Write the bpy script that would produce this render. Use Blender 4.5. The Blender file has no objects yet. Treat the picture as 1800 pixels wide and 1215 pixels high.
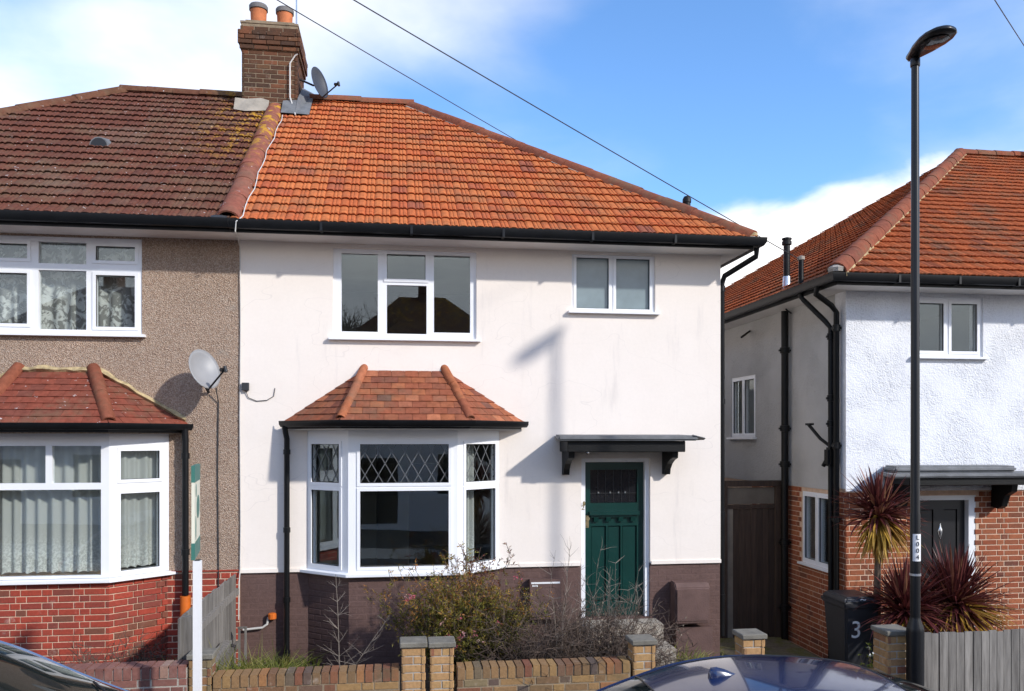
import bpy, bmesh, math, random
from mathutils import Vector, Matrix
R = random.Random(7)
SC = bpy.context.scene
COL = SC.collection
rad = math.radians

# ------------------------------------------------------------------ camera
YAW, FPX, CAMY, CAMZ = rad(7.9), 1450.0, -10.4, 2.75
cam_d = bpy.data.cameras.new('camera')
cam_d.sensor_width = 36.0
cam_d.lens = 36.0 * FPX / 1800.0
cam_d.shift_y = (770.0 - 607.5) / 1800.0
cam_d.clip_end = 2000.0
cam = bpy.data.objects.new('camera', cam_d)
COL.objects.link(cam)
cam.location = (0, CAMY, CAMZ)
cam.rotation_euler = (rad(90), 0, -YAW)
SC.camera = cam

def proj(p):
    s, c = math.sin(YAW), math.cos(YAW)
    yy = p[1] - CAMY
    d = p[0] * s + yy * c
    if d < 0.3:
        return None
    return 900 + FPX * (p[0] * c - yy * s) / d, 770 - FPX * (p[2] - CAMZ) / d, d

# ------------------------------------------------------------------ world, sun, exposure
SUNV = Vector((-1.02, 1.0, -0.82)).normalized()       # way the light travels
elev = math.asin(-SUNV.z)
world = bpy.data.worlds.new('World')
SC.world = world
world.use_nodes = True
wn, wl = world.node_tree.nodes, world.node_tree.links
wn.clear()
w_out = wn.new('ShaderNodeOutputWorld')
w_bg = wn.new('ShaderNodeBackground')
w_sky = wn.new('ShaderNodeTexSky')
w_sky.sky_type = 'NISHITA'
w_sky.sun_disc = False
w_sky.sun_elevation = elev
w_sky.sun_rotation = math.atan2(-SUNV.x, -SUNV.y)
w_sky.air_density = 1.0
w_sky.dust_density = 0.15
w_sky.ozone_density = 6.0
w_bg.inputs['Strength'].default_value = 0.15
CLOUD_OFF = (-9.8, -0.18, -2.02)

def wmath(op, a, b=None, c=None, clamp=False):
    n = wn.new('ShaderNodeMath')
    n.operation = op
    n.use_clamp = clamp
    for i, v in enumerate((a, b, c)):
        if v is None:
            continue
        if isinstance(v, (int, float)):
            n.inputs[i].default_value = v
        else:
            wl.new(v, n.inputs[i])
    return n.outputs[0]

w_tc = wn.new('ShaderNodeTexCoord')
w_map = wn.new('ShaderNodeMapping')
w_map.inputs['Location'].default_value = CLOUD_OFF
w_map.inputs['Scale'].default_value = (1.0, 1.0, 2.1)
wl.new(w_tc.outputs['Generated'], w_map.inputs['Vector'])
w_sep = wn.new('ShaderNodeSeparateXYZ')
wl.new(w_tc.outputs['Generated'], w_sep.inputs[0])

def wnoise(scale, detail, rough, dist=0.0):
    n = wn.new('ShaderNodeTexNoise')
    n.inputs['Scale'].default_value = scale
    n.inputs['Detail'].default_value = detail
    n.inputs['Roughness'].default_value = rough
    n.inputs['Distortion'].default_value = dist
    wl.new(w_map.outputs[0], n.inputs['Vector'])
    return n.outputs['Fac']

big = wnoise(1.9, 2.0, 0.45, 0.3)
mid = wnoise(5.0, 6.0, 0.52, 0.2)
# soft high cloud
f_hi = wmath('ADD', wmath('MULTIPLY', big, 1.7), wmath('MULTIPLY', mid, 0.42))
m_hi = wn.new('ShaderNodeMapRange')
m_hi.interpolation_type = 'SMOOTHSTEP'
m_hi.inputs['From Min'].default_value = 0.88
m_hi.inputs['From Max'].default_value = 1.50
wl.new(f_hi, m_hi.inputs['Value'])
# heaped cloud that closes up towards the horizon
low = wmath('SUBTRACT', 0.345, w_sep.outputs['Z'])
f_lo = wmath('ADD', wmath('ADD', wmath('MULTIPLY', low, 3.4), wmath('MULTIPLY', mid, 0.55)), wmath('MULTIPLY', big, 0.75))
m_lo = wn.new('ShaderNodeMapRange')
m_lo.interpolation_type = 'SMOOTHSTEP'
m_lo.inputs['From Min'].default_value = 0.80
m_lo.inputs['From Max'].default_value = 0.95
wl.new(f_lo, m_lo.inputs['Value'])
cov = wmath('MAXIMUM', wmath('MULTIPLY', m_hi.outputs[0], 0.93), m_lo.outputs[0], clamp=True)
w_cl = wn.new('ShaderNodeMix')
w_cl.data_type = 'RGBA'
w_cl.inputs['A'].default_value = (5.5, 5.4, 5.3, 1)
w_cl.inputs['B'].default_value = (5.8, 5.65, 5.5, 1)
wl.new(m_lo.outputs[0], w_cl.inputs['Factor'])
w_hue = wn.new('ShaderNodeHueSaturation')
w_hue.inputs['Saturation'].default_value = 1.04
w_hue.inputs['Value'].default_value = 1.0
wl.new(w_sky.outputs[0], w_hue.inputs['Color'])
w_sh = wn.new('ShaderNodeMapRange')
w_sh.interpolation_type = 'SMOOTHSTEP'
w_sh.inputs['From Min'].default_value = 0.34
w_sh.inputs['From Max'].default_value = 0.62
w_sh.inputs['To Min'].default_value = 1.0
w_sh.inputs['To Max'].default_value = 0.0
wl.new(wnoise(2.7, 5.0, 0.5, 0.4), w_sh.inputs['Value'])
w_cg = wn.new('ShaderNodeMix')
w_cg.data_type = 'RGBA'
w_cg.inputs['B'].default_value = (3.5, 3.65, 4.1, 1)
wl.new(wmath('MULTIPLY', w_sh.outputs[0], 0.8), w_cg.inputs['Factor'])
wl.new(w_cl.outputs['Result'], w_cg.inputs['A'])
w_mix = wn.new('ShaderNodeMix')
w_mix.data_type = 'RGBA'
wl.new(cov, w_mix.inputs['Factor'])
wl.new(w_hue.outputs[0], w_mix.inputs['A'])
wl.new(w_cg.outputs['Result'], w_mix.inputs['B'])
wl.new(w_mix.outputs['Result'], w_bg.inputs['Color'])
wl.new(w_bg.outputs[0], w_out.inputs[0])

sun_d = bpy.data.lights.new('sun', 'SUN')
sun_d.energy = 2.0
sun_d.angle = rad(2.0)
sun_d.color = (1.0, 0.955, 0.895)
sun = bpy.data.objects.new('sun', sun_d)
COL.objects.link(sun)
sun.rotation_euler = SUNV.to_track_quat('-Z', 'Y').to_euler()
sun.location = (12, -14, 18)
SC.view_settings.view_transform = 'Standard'
SC.view_settings.look = 'None'
SC.view_settings.gamma = 1.0
SC.view_settings.exposure = 0.96
SC.view_settings.use_curve_mapping = False
SC.cycles.max_bounces = 8
SC.cycles.transparent_max_bounces = 16
SC.cycles.caustics_reflective = False
SC.cycles.caustics_refractive = False

# ------------------------------------------------------------------ materials
class Mat:
    def __init__(s, name):
        s.m = bpy.data.materials.new(name)
        s.m.use_nodes = True
        s.n, s.l = s.m.node_tree.nodes, s.m.node_tree.links
        s.b = s.n['Principled BSDF']
        g = s.n.new('ShaderNodeNewGeometry')
        s.pos = g.outputs['Position']
    def put(s, v, sock):
        if isinstance(v, bpy.types.NodeSocket):
            s.l.new(v, sock)
        elif isinstance(v, (tuple, list)):
            sock.default_value = tuple(v) + ((1,) if len(v) == 3 and sock.type == 'RGBA' else ())
        else:
            sock.default_value = v
    def math(s, op, a, b=0.0, clamp=False):
        n = s.n.new('ShaderNodeMath'); n.operation = op; n.use_clamp = clamp
        s.put(a, n.inputs[0]); s.put(b, n.inputs[1])
        return n.outputs[0]
    def noise(s, scale, detail=3, rough=.55, vec=None, stretch=None, off=0, dist=0):
        n = s.n.new('ShaderNodeTexNoise')
        n.inputs['Scale'].default_value = scale
        n.inputs['Detail'].default_value = detail
        n.inputs['Roughness'].default_value = rough
        n.inputs['Distortion'].default_value = dist
        v = vec or s.pos
        if stretch or off:
            mp = s.n.new('ShaderNodeMapping')
            mp.inputs['Scale'].default_value = stretch or (1, 1, 1)
            mp.inputs['Location'].default_value = (off, off * .7, off * 1.3)
            s.l.new(v, mp.inputs['Vector']); v = mp.outputs[0]
        s.l.new(v, n.inputs['Vector'])
        return n.outputs['Fac']
    def voro(s, scale, out='Color'):
        n = s.n.new('ShaderNodeTexVoronoi')
        n.inputs['Scale'].default_value = scale
        s.l.new(s.pos, n.inputs['Vector'])
        return n.outputs[out]
    def ramp(s, fac, stops, const=False):
        n = s.n.new('ShaderNodeValToRGB')
        e = n.color_ramp.elements
        while len(e) < len(stops):
            e.new(0.5)
        for el, (p, c) in zip(e, stops):
            el.position = p
            el.color = tuple(c) + (1,) if len(c) == 3 else c
        if const:
            n.color_ramp.interpolation = 'CONSTANT'
        s.put(fac, n.inputs[0])
        return n.outputs[0]
    def step(s, v, lo, hi):
        n = s.n.new('ShaderNodeMapRange'); n.interpolation_type = 'SMOOTHSTEP'
        n.inputs['From Min'].default_value = lo; n.inputs['From Max'].default_value = hi
        s.put(v, n.inputs['Value'])
        return n.outputs[0]
    def mix(s, f, a, b, mode='MIX'):
        n = s.n.new('ShaderNodeMix'); n.data_type = 'RGBA'; n.blend_type = mode
        s.put(f, n.inputs['Factor']); s.put(a, n.inputs['A']); s.put(b, n.inputs['B'])
        return n.outputs['Result']
    def grey(s, f, lo, hi):          # a factor turned into a grey multiplier
        return s.ramp(f, [(0.25, (lo,) * 3), (0.75, (hi,) * 3)])
    def rand(s):                     # one number per piece, whether it is its own object or a face set
        o = s.n.new('ShaderNodeObjectInfo')
        a = s.n.new('ShaderNodeAttribute'); a.attribute_name = 'rnd'
        return s.math('FRACT', s.math('ADD', o.outputs['Random'], a.outputs['Fac']))
    def fin(s, col, rough=.7, bump=None, bstr=.3, bdist=.01, **kw):
        s.put(col, s.b.inputs['Base Color'])
        s.put(rough, s.b.inputs['Roughness'])
        if bump is not None:
            n = s.n.new('ShaderNodeBump')
            n.inputs['Strength'].default_value = bstr
            n.inputs['Distance'].default_value = bdist
            s.l.new(bump, n.inputs['Height'])
            s.l.new(n.outputs[0], s.b.inputs['Normal'])
        for k, v in kw.items():
            s.put(v, s.b.inputs[k.replace('_', ' ')])
        return s.m

def plain(name, col, rough=.6, var=.12, scale=6., bump=.0, bscale=60., **kw):
    m = Mat(name)
    c = m.mix(1.0, col, m.grey(m.noise(scale, 4), 1 - var, 1 + var), 'MULTIPLY')
    return m.fin(c, rough, m.noise(bscale, 3) if bump else None, bump, .01, **kw)

def mat_render():
    m = Mat('painted smooth render')
    c = m.mix(m.step(m.noise(1.3, 5, .6), .35, .7), (.875, .797, .722), (.85, .77, .692))
    st = m.noise(3.0, 5, .65, stretch=(1.6, 1, .22), off=3)
    c = m.mix(m.step(st, .57, .85), c, (.72, .655, .60))
    gr = m.noise(26, 5, .7)
    c = m.mix(1.0, c, m.grey(gr, .972, 1.02), 'MULTIPLY')
    cr = m.math('ABSOLUTE', m.math('SUBTRACT', m.noise(.9, 3, .5, stretch=(.7, 1, 1.6), off=9), .5))
    c = m.mix(m.math('MULTIPLY', m.math('SUBTRACT', 1.0, m.step(cr, .0003, .0022)), .20), c, (.5, .45, .42))
    h = m.math('ADD', m.noise(5, 3), m.math('MULTIPLY', m.noise(90, 4), .25))
    return m.fin(c, .78, h, .22, .012, Specular_IOR_Level=.25)

def mat_pebble():
    m = Mat('pebbledash')
    c = m.ramp(m.voro(95), [(0, (.17, .10, .068)), (.3, (.37, .235, .155)), (.55, (.52, .355, .25)), (.8, (.68, .54, .42)), (1, (.30, .24, .21))])
    c = m.mix(.35, c, m.ramp(m.noise(110, 4, .75), [(.3, (.17, .11, .08)), (.7, (.62, .5, .40))]))
    c = m.mix(1.0, c, m.grey(m.noise(1.1, 4, .6), .88, 1.1), 'MULTIPLY')
    c = m.mix(m.math('MULTIPLY', m.step(m.noise(2.2, 5, .65, off=5), .62, .8), .5), c, (.40, .41, .38))
    return m.fin(c, .9, m.math('ADD', m.voro(95, 'Distance'), m.noise(60, 3)), .8, .02)

def mat_rough(name='white roughcast', c1=(.84, .85, .875), c2=(.78, .79, .82)):
    m = Mat(name)
    n = m.noise(42, 4, .62)
    c = m.mix(m.step(m.noise(1.2, 4), .4, .75), c1, c2)
    c = m.mix(m.math('MULTIPLY', m.step(n, .52, .35), .22), c, (.5, .5, .52))
    c = m.mix(m.math('MULTIPLY', m.step(m.noise(2.5, 5, .7, stretch=(1, 1, .4), off=7), .56, .78), .35), c, (.55, .54, .52))
    h = m.math('MULTIPLY', m.math('SUBTRACT', m.math('ADD', n, m.math('MULTIPLY', m.noise(11, 3), .8)), .9), m.math('ADD', m.math('MULTIPLY', m.step(m.noise(1.6, 3, off=3), .35, .68), .9), .35))
    return m.fin(c, .85, h, .85, .03)

def mat_tile(name, stops, lichen=0., moss=.3, gain=1.):
    m = Mat(name)
    c = m.ramp(m.rand(), stops)
    c = m.mix(1.0, c, m.grey(m.noise(14, 5, .65), .68, 1.25), 'MULTIPLY')
    d = m.math('ADD', m.math('MULTIPLY', m.noise(1.4, 5, .62, off=2), .6), m.math('MULTIPLY', m.noise(7, 5, .7, off=6), .4))
    c = m.mix(m.math('MULTIPLY', m.step(d, .47, .62), moss), c, (.17, .12, .075))
    d2 = m.noise(40, 4, .7)
    c = m.mix(m.math('MULTIPLY', m.step(d2, .56, .74), .5), c, (.14, .055, .03))
    if lichen:
        g = m.step(m.noise(.8, 4, .6, off=12), .52, .66)
        c = m.mix(m.math('MULTIPLY', g, .22), c, (.19, .16, .12))
        w = m.step(m.noise(16, 4, .6, off=4), .665, .70)
        c = m.mix(m.math('MULTIPLY', w, .8), c, (.58, .54, .52))
        # yellow lichen grows in the wet strip along the party line, under the stack
        sp = m.n.new('ShaderNodeSeparateXYZ'); m.l.new(m.pos, sp.inputs[0])
        near = m.math('MULTIPLY', m.step(sp.outputs['X'], -3.3, -2.0), m.step(sp.outputs['Z'], 6.0, 7.6))
        y = m.math('MULTIPLY', m.step(m.noise(7, 5, .65, off=8), .50, .60), near)
        c = m.mix(m.math('MULTIPLY', y, .85), c, (.55, .30, .03))
    return m.fin(c, .95, m.noise(70, 4, .7), .35, .006, Specular_IOR_Level=.08)

def mat_brick(name, stops, dirt=.35, dcol=(.1, .075, .05), paint=False):
    m = Mat(name)
    c = m.ramp(m.rand(), stops)
    c = m.mix(1.0, c, m.grey(m.noise(30, 5, .7), .75, 1.2), 'MULTIPLY')
    c = m.mix(m.math('MULTIPLY', m.step(m.noise(2.3, 5, .65), .5, .75), dirt), c, dcol)
    if not paint:
        c = m.mix(m.math('MULTIPLY', m.step(m.noise(5.5, 5, .7, off=11), .60, .74), .35), c, (.55, .47, .40))
        c = m.mix(m.math('MULTIPLY', m.step(m.noise(24, 4, .7, off=14), .60, .70), .45), c, (.09, .06, .04))
    return m.fin(c, .55 if paint else .88, m.noise(55, 4, .7), .4, .006, Specular_IOR_Level=.2)

def mat_glass(name, tint=(.95, .97, .96), ior=1.75, rough=.0):
    m = Mat(name)
    n, l = m.n, m.l
    n.remove(m.b)
    t = n.new('ShaderNodeBsdfTransparent'); t.inputs[0].default_value = tint + (1,)
    g = n.new('ShaderNodeBsdfGlossy'); g.inputs[0].default_value = (.88, .96, 1.0, 1); g.inputs['Roughness'].default_value = rough
    w = n.new('ShaderNodeBump'); w.inputs['Strength'].default_value = .06; w.inputs['Distance'].default_value = .01
    l.new(m.noise(1.7, 1), w.inputs['Height']); l.new(w.outputs[0], g.inputs['Normal'])
    lw = n.new('ShaderNodeLayerWeight'); lw.inputs['Blend'].default_value = .5
    f0 = ((ior - 1) / (ior + 1)) ** 2
    fr_ = m.math('ADD', m.math('MULTIPLY', m.math('POWER', lw.outputs['Facing'], 5.0), 1 - f0), f0)
    mx = n.new('ShaderNodeMixShader')
    l.new(fr_, mx.inputs[0]); l.new(t.outputs[0], mx.inputs[1]); l.new(g.outputs[0], mx.inputs[2])
    l.new(mx.outputs[0], n['Material Output'].inputs[0])
    return m.m

def mat_net(name, lace=False):
    m = Mat(name)
    n, l = m.n, m.l
    n.remove(m.b)
    d = n.new('ShaderNodeBsdfDiffuse'); d.inputs[0].default_value = (.86, .87, .84, 1)
    tl = n.new('ShaderNodeBsdfTranslucent'); tl.inputs[0].default_value = (.80, .82, .78, 1)
    a = n.new('ShaderNodeMixShader'); a.inputs[0].default_value = .3
    l.new(d.outputs[0], a.inputs[1]); l.new(tl.outputs[0], a.inputs[2])
    t = n.new('ShaderNodeBsdfTransparent')
    mx = n.new('ShaderNodeMixShader')
    if lace:
        v = m.step(m.noise(9, 4, .6, dist=1.0), .47, .58)
        fac = m.math('ADD', m.math('MULTIPLY', v, .55), .33)
    else:
        sp = n.new('ShaderNodeSeparateXYZ'); l.new(m.pos, sp.inputs[0])
        hem = m.step(sp.outputs['Z'], 1.75, 1.30)
        fac = m.math('ADD', m.math('MULTIPLY', m.math('MULTIPLY', hem, m.step(m.noise(38, 3), .4, .6)), .3), .66)
    l.new(fac, mx.inputs[0]); l.new(t.outputs[0], mx.inputs[1]); l.new(a.outputs[0], mx.inputs[2])
    l.new(mx.outputs[0], n['Material Output'].inputs[0])
    return m.m

def mat_wood(name, c1, c2, grain=(30, 30, 2.), rough=.8):
    m = Mat(name)
    g = m.noise(1.0, 5, .65, stretch=grain)
    c = m.ramp(g, [(.3, c1), (.7, c2)])
    c = m.mix(1.0, c, m.ramp(m.rand(), [(0, (.72,) * 3), (1, (1.2,) * 3)]), 'MULTIPLY')
    return m.fin(c, rough, g, .4, .006)

def mat_leaf(name, stops, rough=.55, trans=.25):
    m = Mat(name)
    a = m.n.new('ShaderNodeAttribute'); a.attribute_name = 'rnd'
    c = m.ramp(a.outputs['Fac'], stops)
    c = m.mix(1.0, c, m.grey(m.noise(9, 3), .75, 1.25), 'MULTIPLY')
    mt = m.fin(c, rough, Specular_IOR_Level=.3)
    if trans:
        t = m.n.new('ShaderNodeBsdfTranslucent'); m.l.new(c, t.inputs[0])
        x = m.n.new('ShaderNodeMixShader'); x.inputs[0].default_value = trans
        m.l.new(m.b.outputs[0], x.inputs[1]); m.l.new(t.outputs[0], x.inputs[2])
        m.l.new(x.outputs[0], m.n['Material Output'].inputs[0])
    return mt

MT = {
    'render': mat_render(), 'pebble': mat_pebble(), 'rough': mat_rough(),
    'upvc': plain('white window plastic', (.86, .87, .89), .32, .03, 3),
    'soffit': plain('off white painted soffit', (.72, .69, .66), .55, .10, 2),
    'black': plain('black gutter plastic', (.005, .0055, .0065), .38, .35, 8, Specular_IOR_Level=.35),
    'castiron': plain('black painted iron pipe', (.004, .004, .004), .5, .4, 10, .3, 50, Specular_IOR_Level=.3),
    'glass': mat_glass('window glass'), 'bayglass': mat_glass('bay window glass', ior=1.75),
    'frost': plain('obscured glass', (.20, .26, .28), .16, .12, 5, .1, 130, Specular_IOR_Level=.8),
    'lead': plain('lead came', (.15, .155, .16), .5, .2, 30),
    'leadsheet': plain('weathered lead sheet', (.15, .155, .16), .65, .35, 5, .4, 30),
    'mortar': plain('grey mortar', (.40, .36, .31), .95, .2, 12, .5, 90),
    'mortar_d': plain('sooty mortar', (.25, .19, .125), .95, .3, 12, .5, 90),
    'rough_shaded': None,
    'mortar_l': plain('pale pinkish mortar', (.66, .47, .34), .95, .18, 12, .5, 90),
    'mortar_y': plain('pale sandy mortar', (.42, .325, .175), .95, .5, 14, .8, 60),
    'darkpaint': plain('dark brown masonry paint', (.128, .078, .068), .65, .25, 4, .3, 60, Specular_IOR_Level=.2),
    'interior': plain('interior plaster', (.30, .30, .275), .9, .08, 2),
    'floorboard': plain('interior floor', (.16, .10, .06), .6, .3, 6),
    'soil': plain('garden soil', (.085, .065, .045), .95, .4, 5, .8, 40),
    'concrete': plain('weathered concrete', (.34, .30, .245), .9, .3, 6, .5, 60),
    'capstone': plain('grey slab cap', (.175, .16, .13), .85, .3, 9, .4, 70),
    'white_cable': plain('white cable', (.60, .585, .55), .5, .1, 8),
    'cable': plain('black cable', (.03, .032, .036), .6, .1, 8),
    'dishgrey': plain('grey painted dish', (.27, .27, .275), .45, .08, 6),
    'dishdark': plain('charcoal mesh dish', (.04, .043, .05), .5, .1, 6),
    'galv': plain('galvanised steel', (.55, .57, .60), .3, .2, 20, Metallic=.8),
    'orange': plain('orange plastic', (.62, .14, .015), .5, .15, 10),
    'pipe_shaded': plain('shaded red pipe paint', (.36, .065, .02), .6, .3, 8),  # darker tone of the orange red pipe; shade at its foot painted in
    'doorgreen': plain('dark green gloss door paint', (.004, .036, .030), .28, .12, 5, .08, 40),
    'doorblack': plain('black composite door', (.012, .012, .014), .33, .1, 5),
    'chrome': plain('polished metal', (.75, .75, .74), .18, .05, 10, Metallic=1.0),
    'brass': plain('worn brass', (.45, .36, .2), .35, .1, 10, Metallic=.8),
    'doorglass': plain('dark leaded door glass', (.012, .013, .016), .09, .1, 8),
    'terracotta': plain('terracotta pot', (.50, .155, .055), .8, .25, 9, .3, 50),
    'potlead': plain('sooty cowl rim', (.14, .13, .125), .7, .3, 12),
    'lamp': plain('black lamp column paint', (.005, .0055, .007), .34, .15, 8, Specular_IOR_Level=.4),
    'lampglass': plain('lamp lens', (.05, .05, .052), .08, .3, 18),
    'signcream': plain('cream sign board', (.74, .72, .58), .45, .05, 5),
    'signgreen': plain('green print', (.045, .17, .135), .45, .1, 8),
    'whitepost': plain('white painted post', (.84, .83, .82), .5, .04, 8),
    'binplastic': plain('dark grey bin plastic', (.022, .023, .028), .42, .2, 8, .2, 120),
    'whitepaint': plain('white print', (.8, .8, .8), .5, .05, 9),
    'blackprint': plain('black print', (.02, .02, .02), .5, .05, 9),
    'asphalt': plain('asphalt', (.05, .05, .052), .9, .25, 4, .5, 120),
    'paving': plain('grey paving', (.24, .235, .225), .9, .2, 3, .4, 60),
    'kerb': plain('granite kerb', (.30, .295, .285), .85, .2, 8, .3, 80),
    'tyre': plain('tyre rubber', (.02, .02, .02), .85, .1, 12),
    'rim': plain('alloy rim', (.5, .51, .52), .3, .06, 12, Metallic=.9),
    'carblue': plain('dark blue car paint', (.006, .014, .062), .26, .25, 3, Coat_Weight=1.0, Coat_Roughness=.05),
    'carsilver': plain('silver car paint', (.52, .56, .55), .28, .04, 2, Coat_Weight=1.0, Coat_Roughness=.03, Metallic=.6),
    'cartrim': plain('black car trim', (.012, .012, .013), .4, .1, 12),
    'carglass': plain('tinted car glass', (.012, .016, .015), .03, .02, 3, Specular_IOR_Level=.75),
    'carlamp': plain('clear car lamp', (.6, .6, .62), .1, .1, 12),
    'carlampred': plain('red car lamp', (.35, .01, .01), .15, .1, 12),
    'twig': plain('grey brown twig', (.082, .055, .040), .85, .35, 14),
    'paletwig': plain('pale grey twig', (.23, .19, .155), .85, .2, 14),
    'bark': plain('bark', (.14, .10, .07), .9, .35, 14, .6, 40),
}
MT['tile_main'] = mat_tile('orange clay tile', [(0, (.52, .152, .053)), (.35, (.55, .172, .060)), (.6, (.49, .142, .053)), (.85, (.50, .125, .045)), (.96, (.42, .11, .05)), (1, (.30, .10, .06))], moss=.38)
MT['tile_left'] = mat_tile('brown red concrete tile', [(0, (.130, .050, .035)), (.5, (.148, .055, .037)), (.9, (.115, .047, .034)), (1, (.14, .07, .05))], lichen=1., moss=.45)
MT['tile_right'] = mat_tile('red orange clay tile', [(0, (.38, .098, .036)), (.5, (.43, .115, .041)), (.85, (.34, .09, .036)), (1, (.26, .08, .042))], moss=.6)
MT['tile_bay'] = mat_tile('red clay plain tile', [(0, (.31, .098, .052)), (.4, (.26, .088, .052)), (.65, (.36, .125, .06)), (.82, (.21, .077, .052)), (.93, (.45, .165, .085)), (1, (.16, .075, .058))], moss=.4)
MT['tile_bayl'] = mat_tile('dark red clay plain tile', [(0, (.215, .064, .042)), (.6, (.25, .07, .045)), (1, (.18, .062, .045))], lichen=.6, moss=.5)
MT['hip'] = mat_tile('red hip tile', [(0, (.235, .078, .046)), (.5, (.265, .088, .05)), (1, (.20, .07, .045))], moss=.6)
MT['ridge_left'] = mat_tile('dark lichened ridge tile', [(0, (.13, .055, .035)), (.5, (.15, .065, .04)), (1, (.12, .06, .035))], lichen=1., moss=.5)
MT['hip_left'] = mat_tile('lichened hip tile', [(0, (.24, .085, .06)), (.5, (.28, .095, .065)), (1, (.20, .085, .06))], lichen=1., moss=.3)
MT['brick_red'] = mat_brick('red brick', [(0, (.34, .058, .036)), (.45, (.38, .066, .041)), (.7, (.29, .054, .037)), (.88, (.23, .055, .042)), (1, (.19, .075, .048))], .3)
MT['brick_right'] = mat_brick('orange red brick', [(0, (.33, .10, .048)), (.4, (.28, .08, .04)), (.7, (.37, .125, .058)), (1, (.17, .058, .038))], .4)
MT['brick_chim'] = mat_brick('sooty stock brick', [(0, (.085, .043, .026)), (.4, (.12, .056, .031)), (.7, (.072, .040, .027)), (.9, (.19, .075, .038)), (1, (.11, .075, .04))], .6, (.045, .035, .026))
MT['brick_multi'] = mat_brick('yellow multi brick', [(0, (.33, .20, .085)), (.25, (.28, .165, .08)), (.45, (.20, .125, .065)), (.62, (.19, .075, .05)), (.78, (.34, .165, .07)), (.9, (.11, .08, .068)), (1, (.25, .19, .10))], .6, (.12, .10, .055))
MT['brick_yellow'] = mat_brick('yellow pier brick', [(0, (.46, .285, .125)), (.4, (.42, .245, .11)), (.7, (.46, .27, .125)), (.85, (.34, .19, .095)), (1, (.26, .095, .06))], .4, (.2, .15, .08))
MT['brick_old'] = mat_brick('weathered purple brick', [(0, (.22, .105, .085)), (.5, (.27, .12, .095)), (.8, (.20, .09, .075)), (1, (.33, .2, .15))], .5, (.34, .30, .27))
MT['brick_paint'] = mat_brick('brown painted brick', [(0, (.125, .076, .066)), (1, (.133, .081, .07))], .3, (.098, .064, .057), True)
MT['wood_grey'] = mat_wood('weathered fence board', (.10, .09, .08), (.27, .25, .225))
MT['wood_dark'] = mat_wood('dark gate board', (.035, .021, .014), (.075, .046, .03))
MT['wood_panel'] = mat_wood('faded gate panel', (.15, .125, .095), (.24, .20, .155), (3, 3, 3))
MT['rough_shaded'] = mat_rough('shaded grey roughcast', (.50, .495, .48), (.42, .415, .40))  # roughcast copy for the side wall, with its shade darkened into the colour
def mat_path():
    m = Mat('mossy passage paving')
    c = m.mix(m.step(m.noise(3.2, 5, .65), .42, .6), (.16, .13, .085), (.13, .12, .035))
    return m.fin(m.mix(1.0, c, m.grey(m.noise(22, 4), .7, 1.3), 'MULTIPLY'), .95, m.noise(40, 4), .6, .012)
MT['pathmix'] = mat_path()
MT['net'] = mat_net('net curtain')
MT['lace'] = mat_net('lace curtain', True)
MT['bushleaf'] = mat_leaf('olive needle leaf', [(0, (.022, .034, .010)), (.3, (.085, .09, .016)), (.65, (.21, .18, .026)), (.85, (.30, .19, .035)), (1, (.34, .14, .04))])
MT['redleaf'] = mat_leaf('dark red sprig leaf', [(0, (.10, .03, .025)), (1, (.16, .06, .035))])
MT['flower'] = mat_leaf('pink blossom', [(0, (.55, .10, .16)), (.5, (.62, .25, .25)), (1, (.72, .55, .48))], trans=.2)
MT['cordred'] = mat_leaf('maroon sword leaf', [(0, (.035, .010, .012)), (.4, (.11, .025, .026)), (.75, (.20, .06, .05)), (1, (.30, .15, .08))], .38, .15)
MT['cordyellow'] = mat_leaf('dry ochre sword leaf', [(0, (.36, .20, .03)), (.6, (.52, .33, .06)), (1, (.28, .14, .04))], .5, .2)
MT['grass'] = mat_leaf('grass blade', [(0, (.07, .10, .018)), (.6, (.17, .18, .03)), (1, (.28, .24, .07))])
MT['seed'] = mat_leaf('pale dry seed head', [(0, (.17, .13, .09)), (1, (.32, .26, .185))], trans=.1)
MT['whiteflower'] = mat_leaf('white blossom', [(0, (.75, .75, .70)), (1, (.82, .82, .8))], trans=.1)

# ------------------------------------------------------------------ object helpers
def wloc(o):
    v = Vector((0, 0, 0))
    while o:
        v += o.location
        o = o.parent
    return v

def tag(o, label=None, cat=None, group=None, kind=None):
    for k, v in (('label', label), ('category', cat), ('group', group), ('kind', kind)):
        if v:
            o[k] = v
    return o

def thing(name, label, cat, loc, group=None):
    o = bpy.data.objects.new(name, None)
    COL.objects.link(o)
    o.location = loc
    o.empty_display_size = .2
    return tag(o, label, cat, group)

def link(name, me, mat, parent=None, label=None):
    """me is in world coordinates; the object lands there whatever its parent"""
    if mat is not None and not me.materials:
        me.materials.append(mat)
    o = bpy.data.objects.new(name, me)
    COL.objects.link(o)
    if parent is not None:
        o.parent = parent
        o.location = -wloc(parent)
    if label:
        o['label'] = label
    return o

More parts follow.
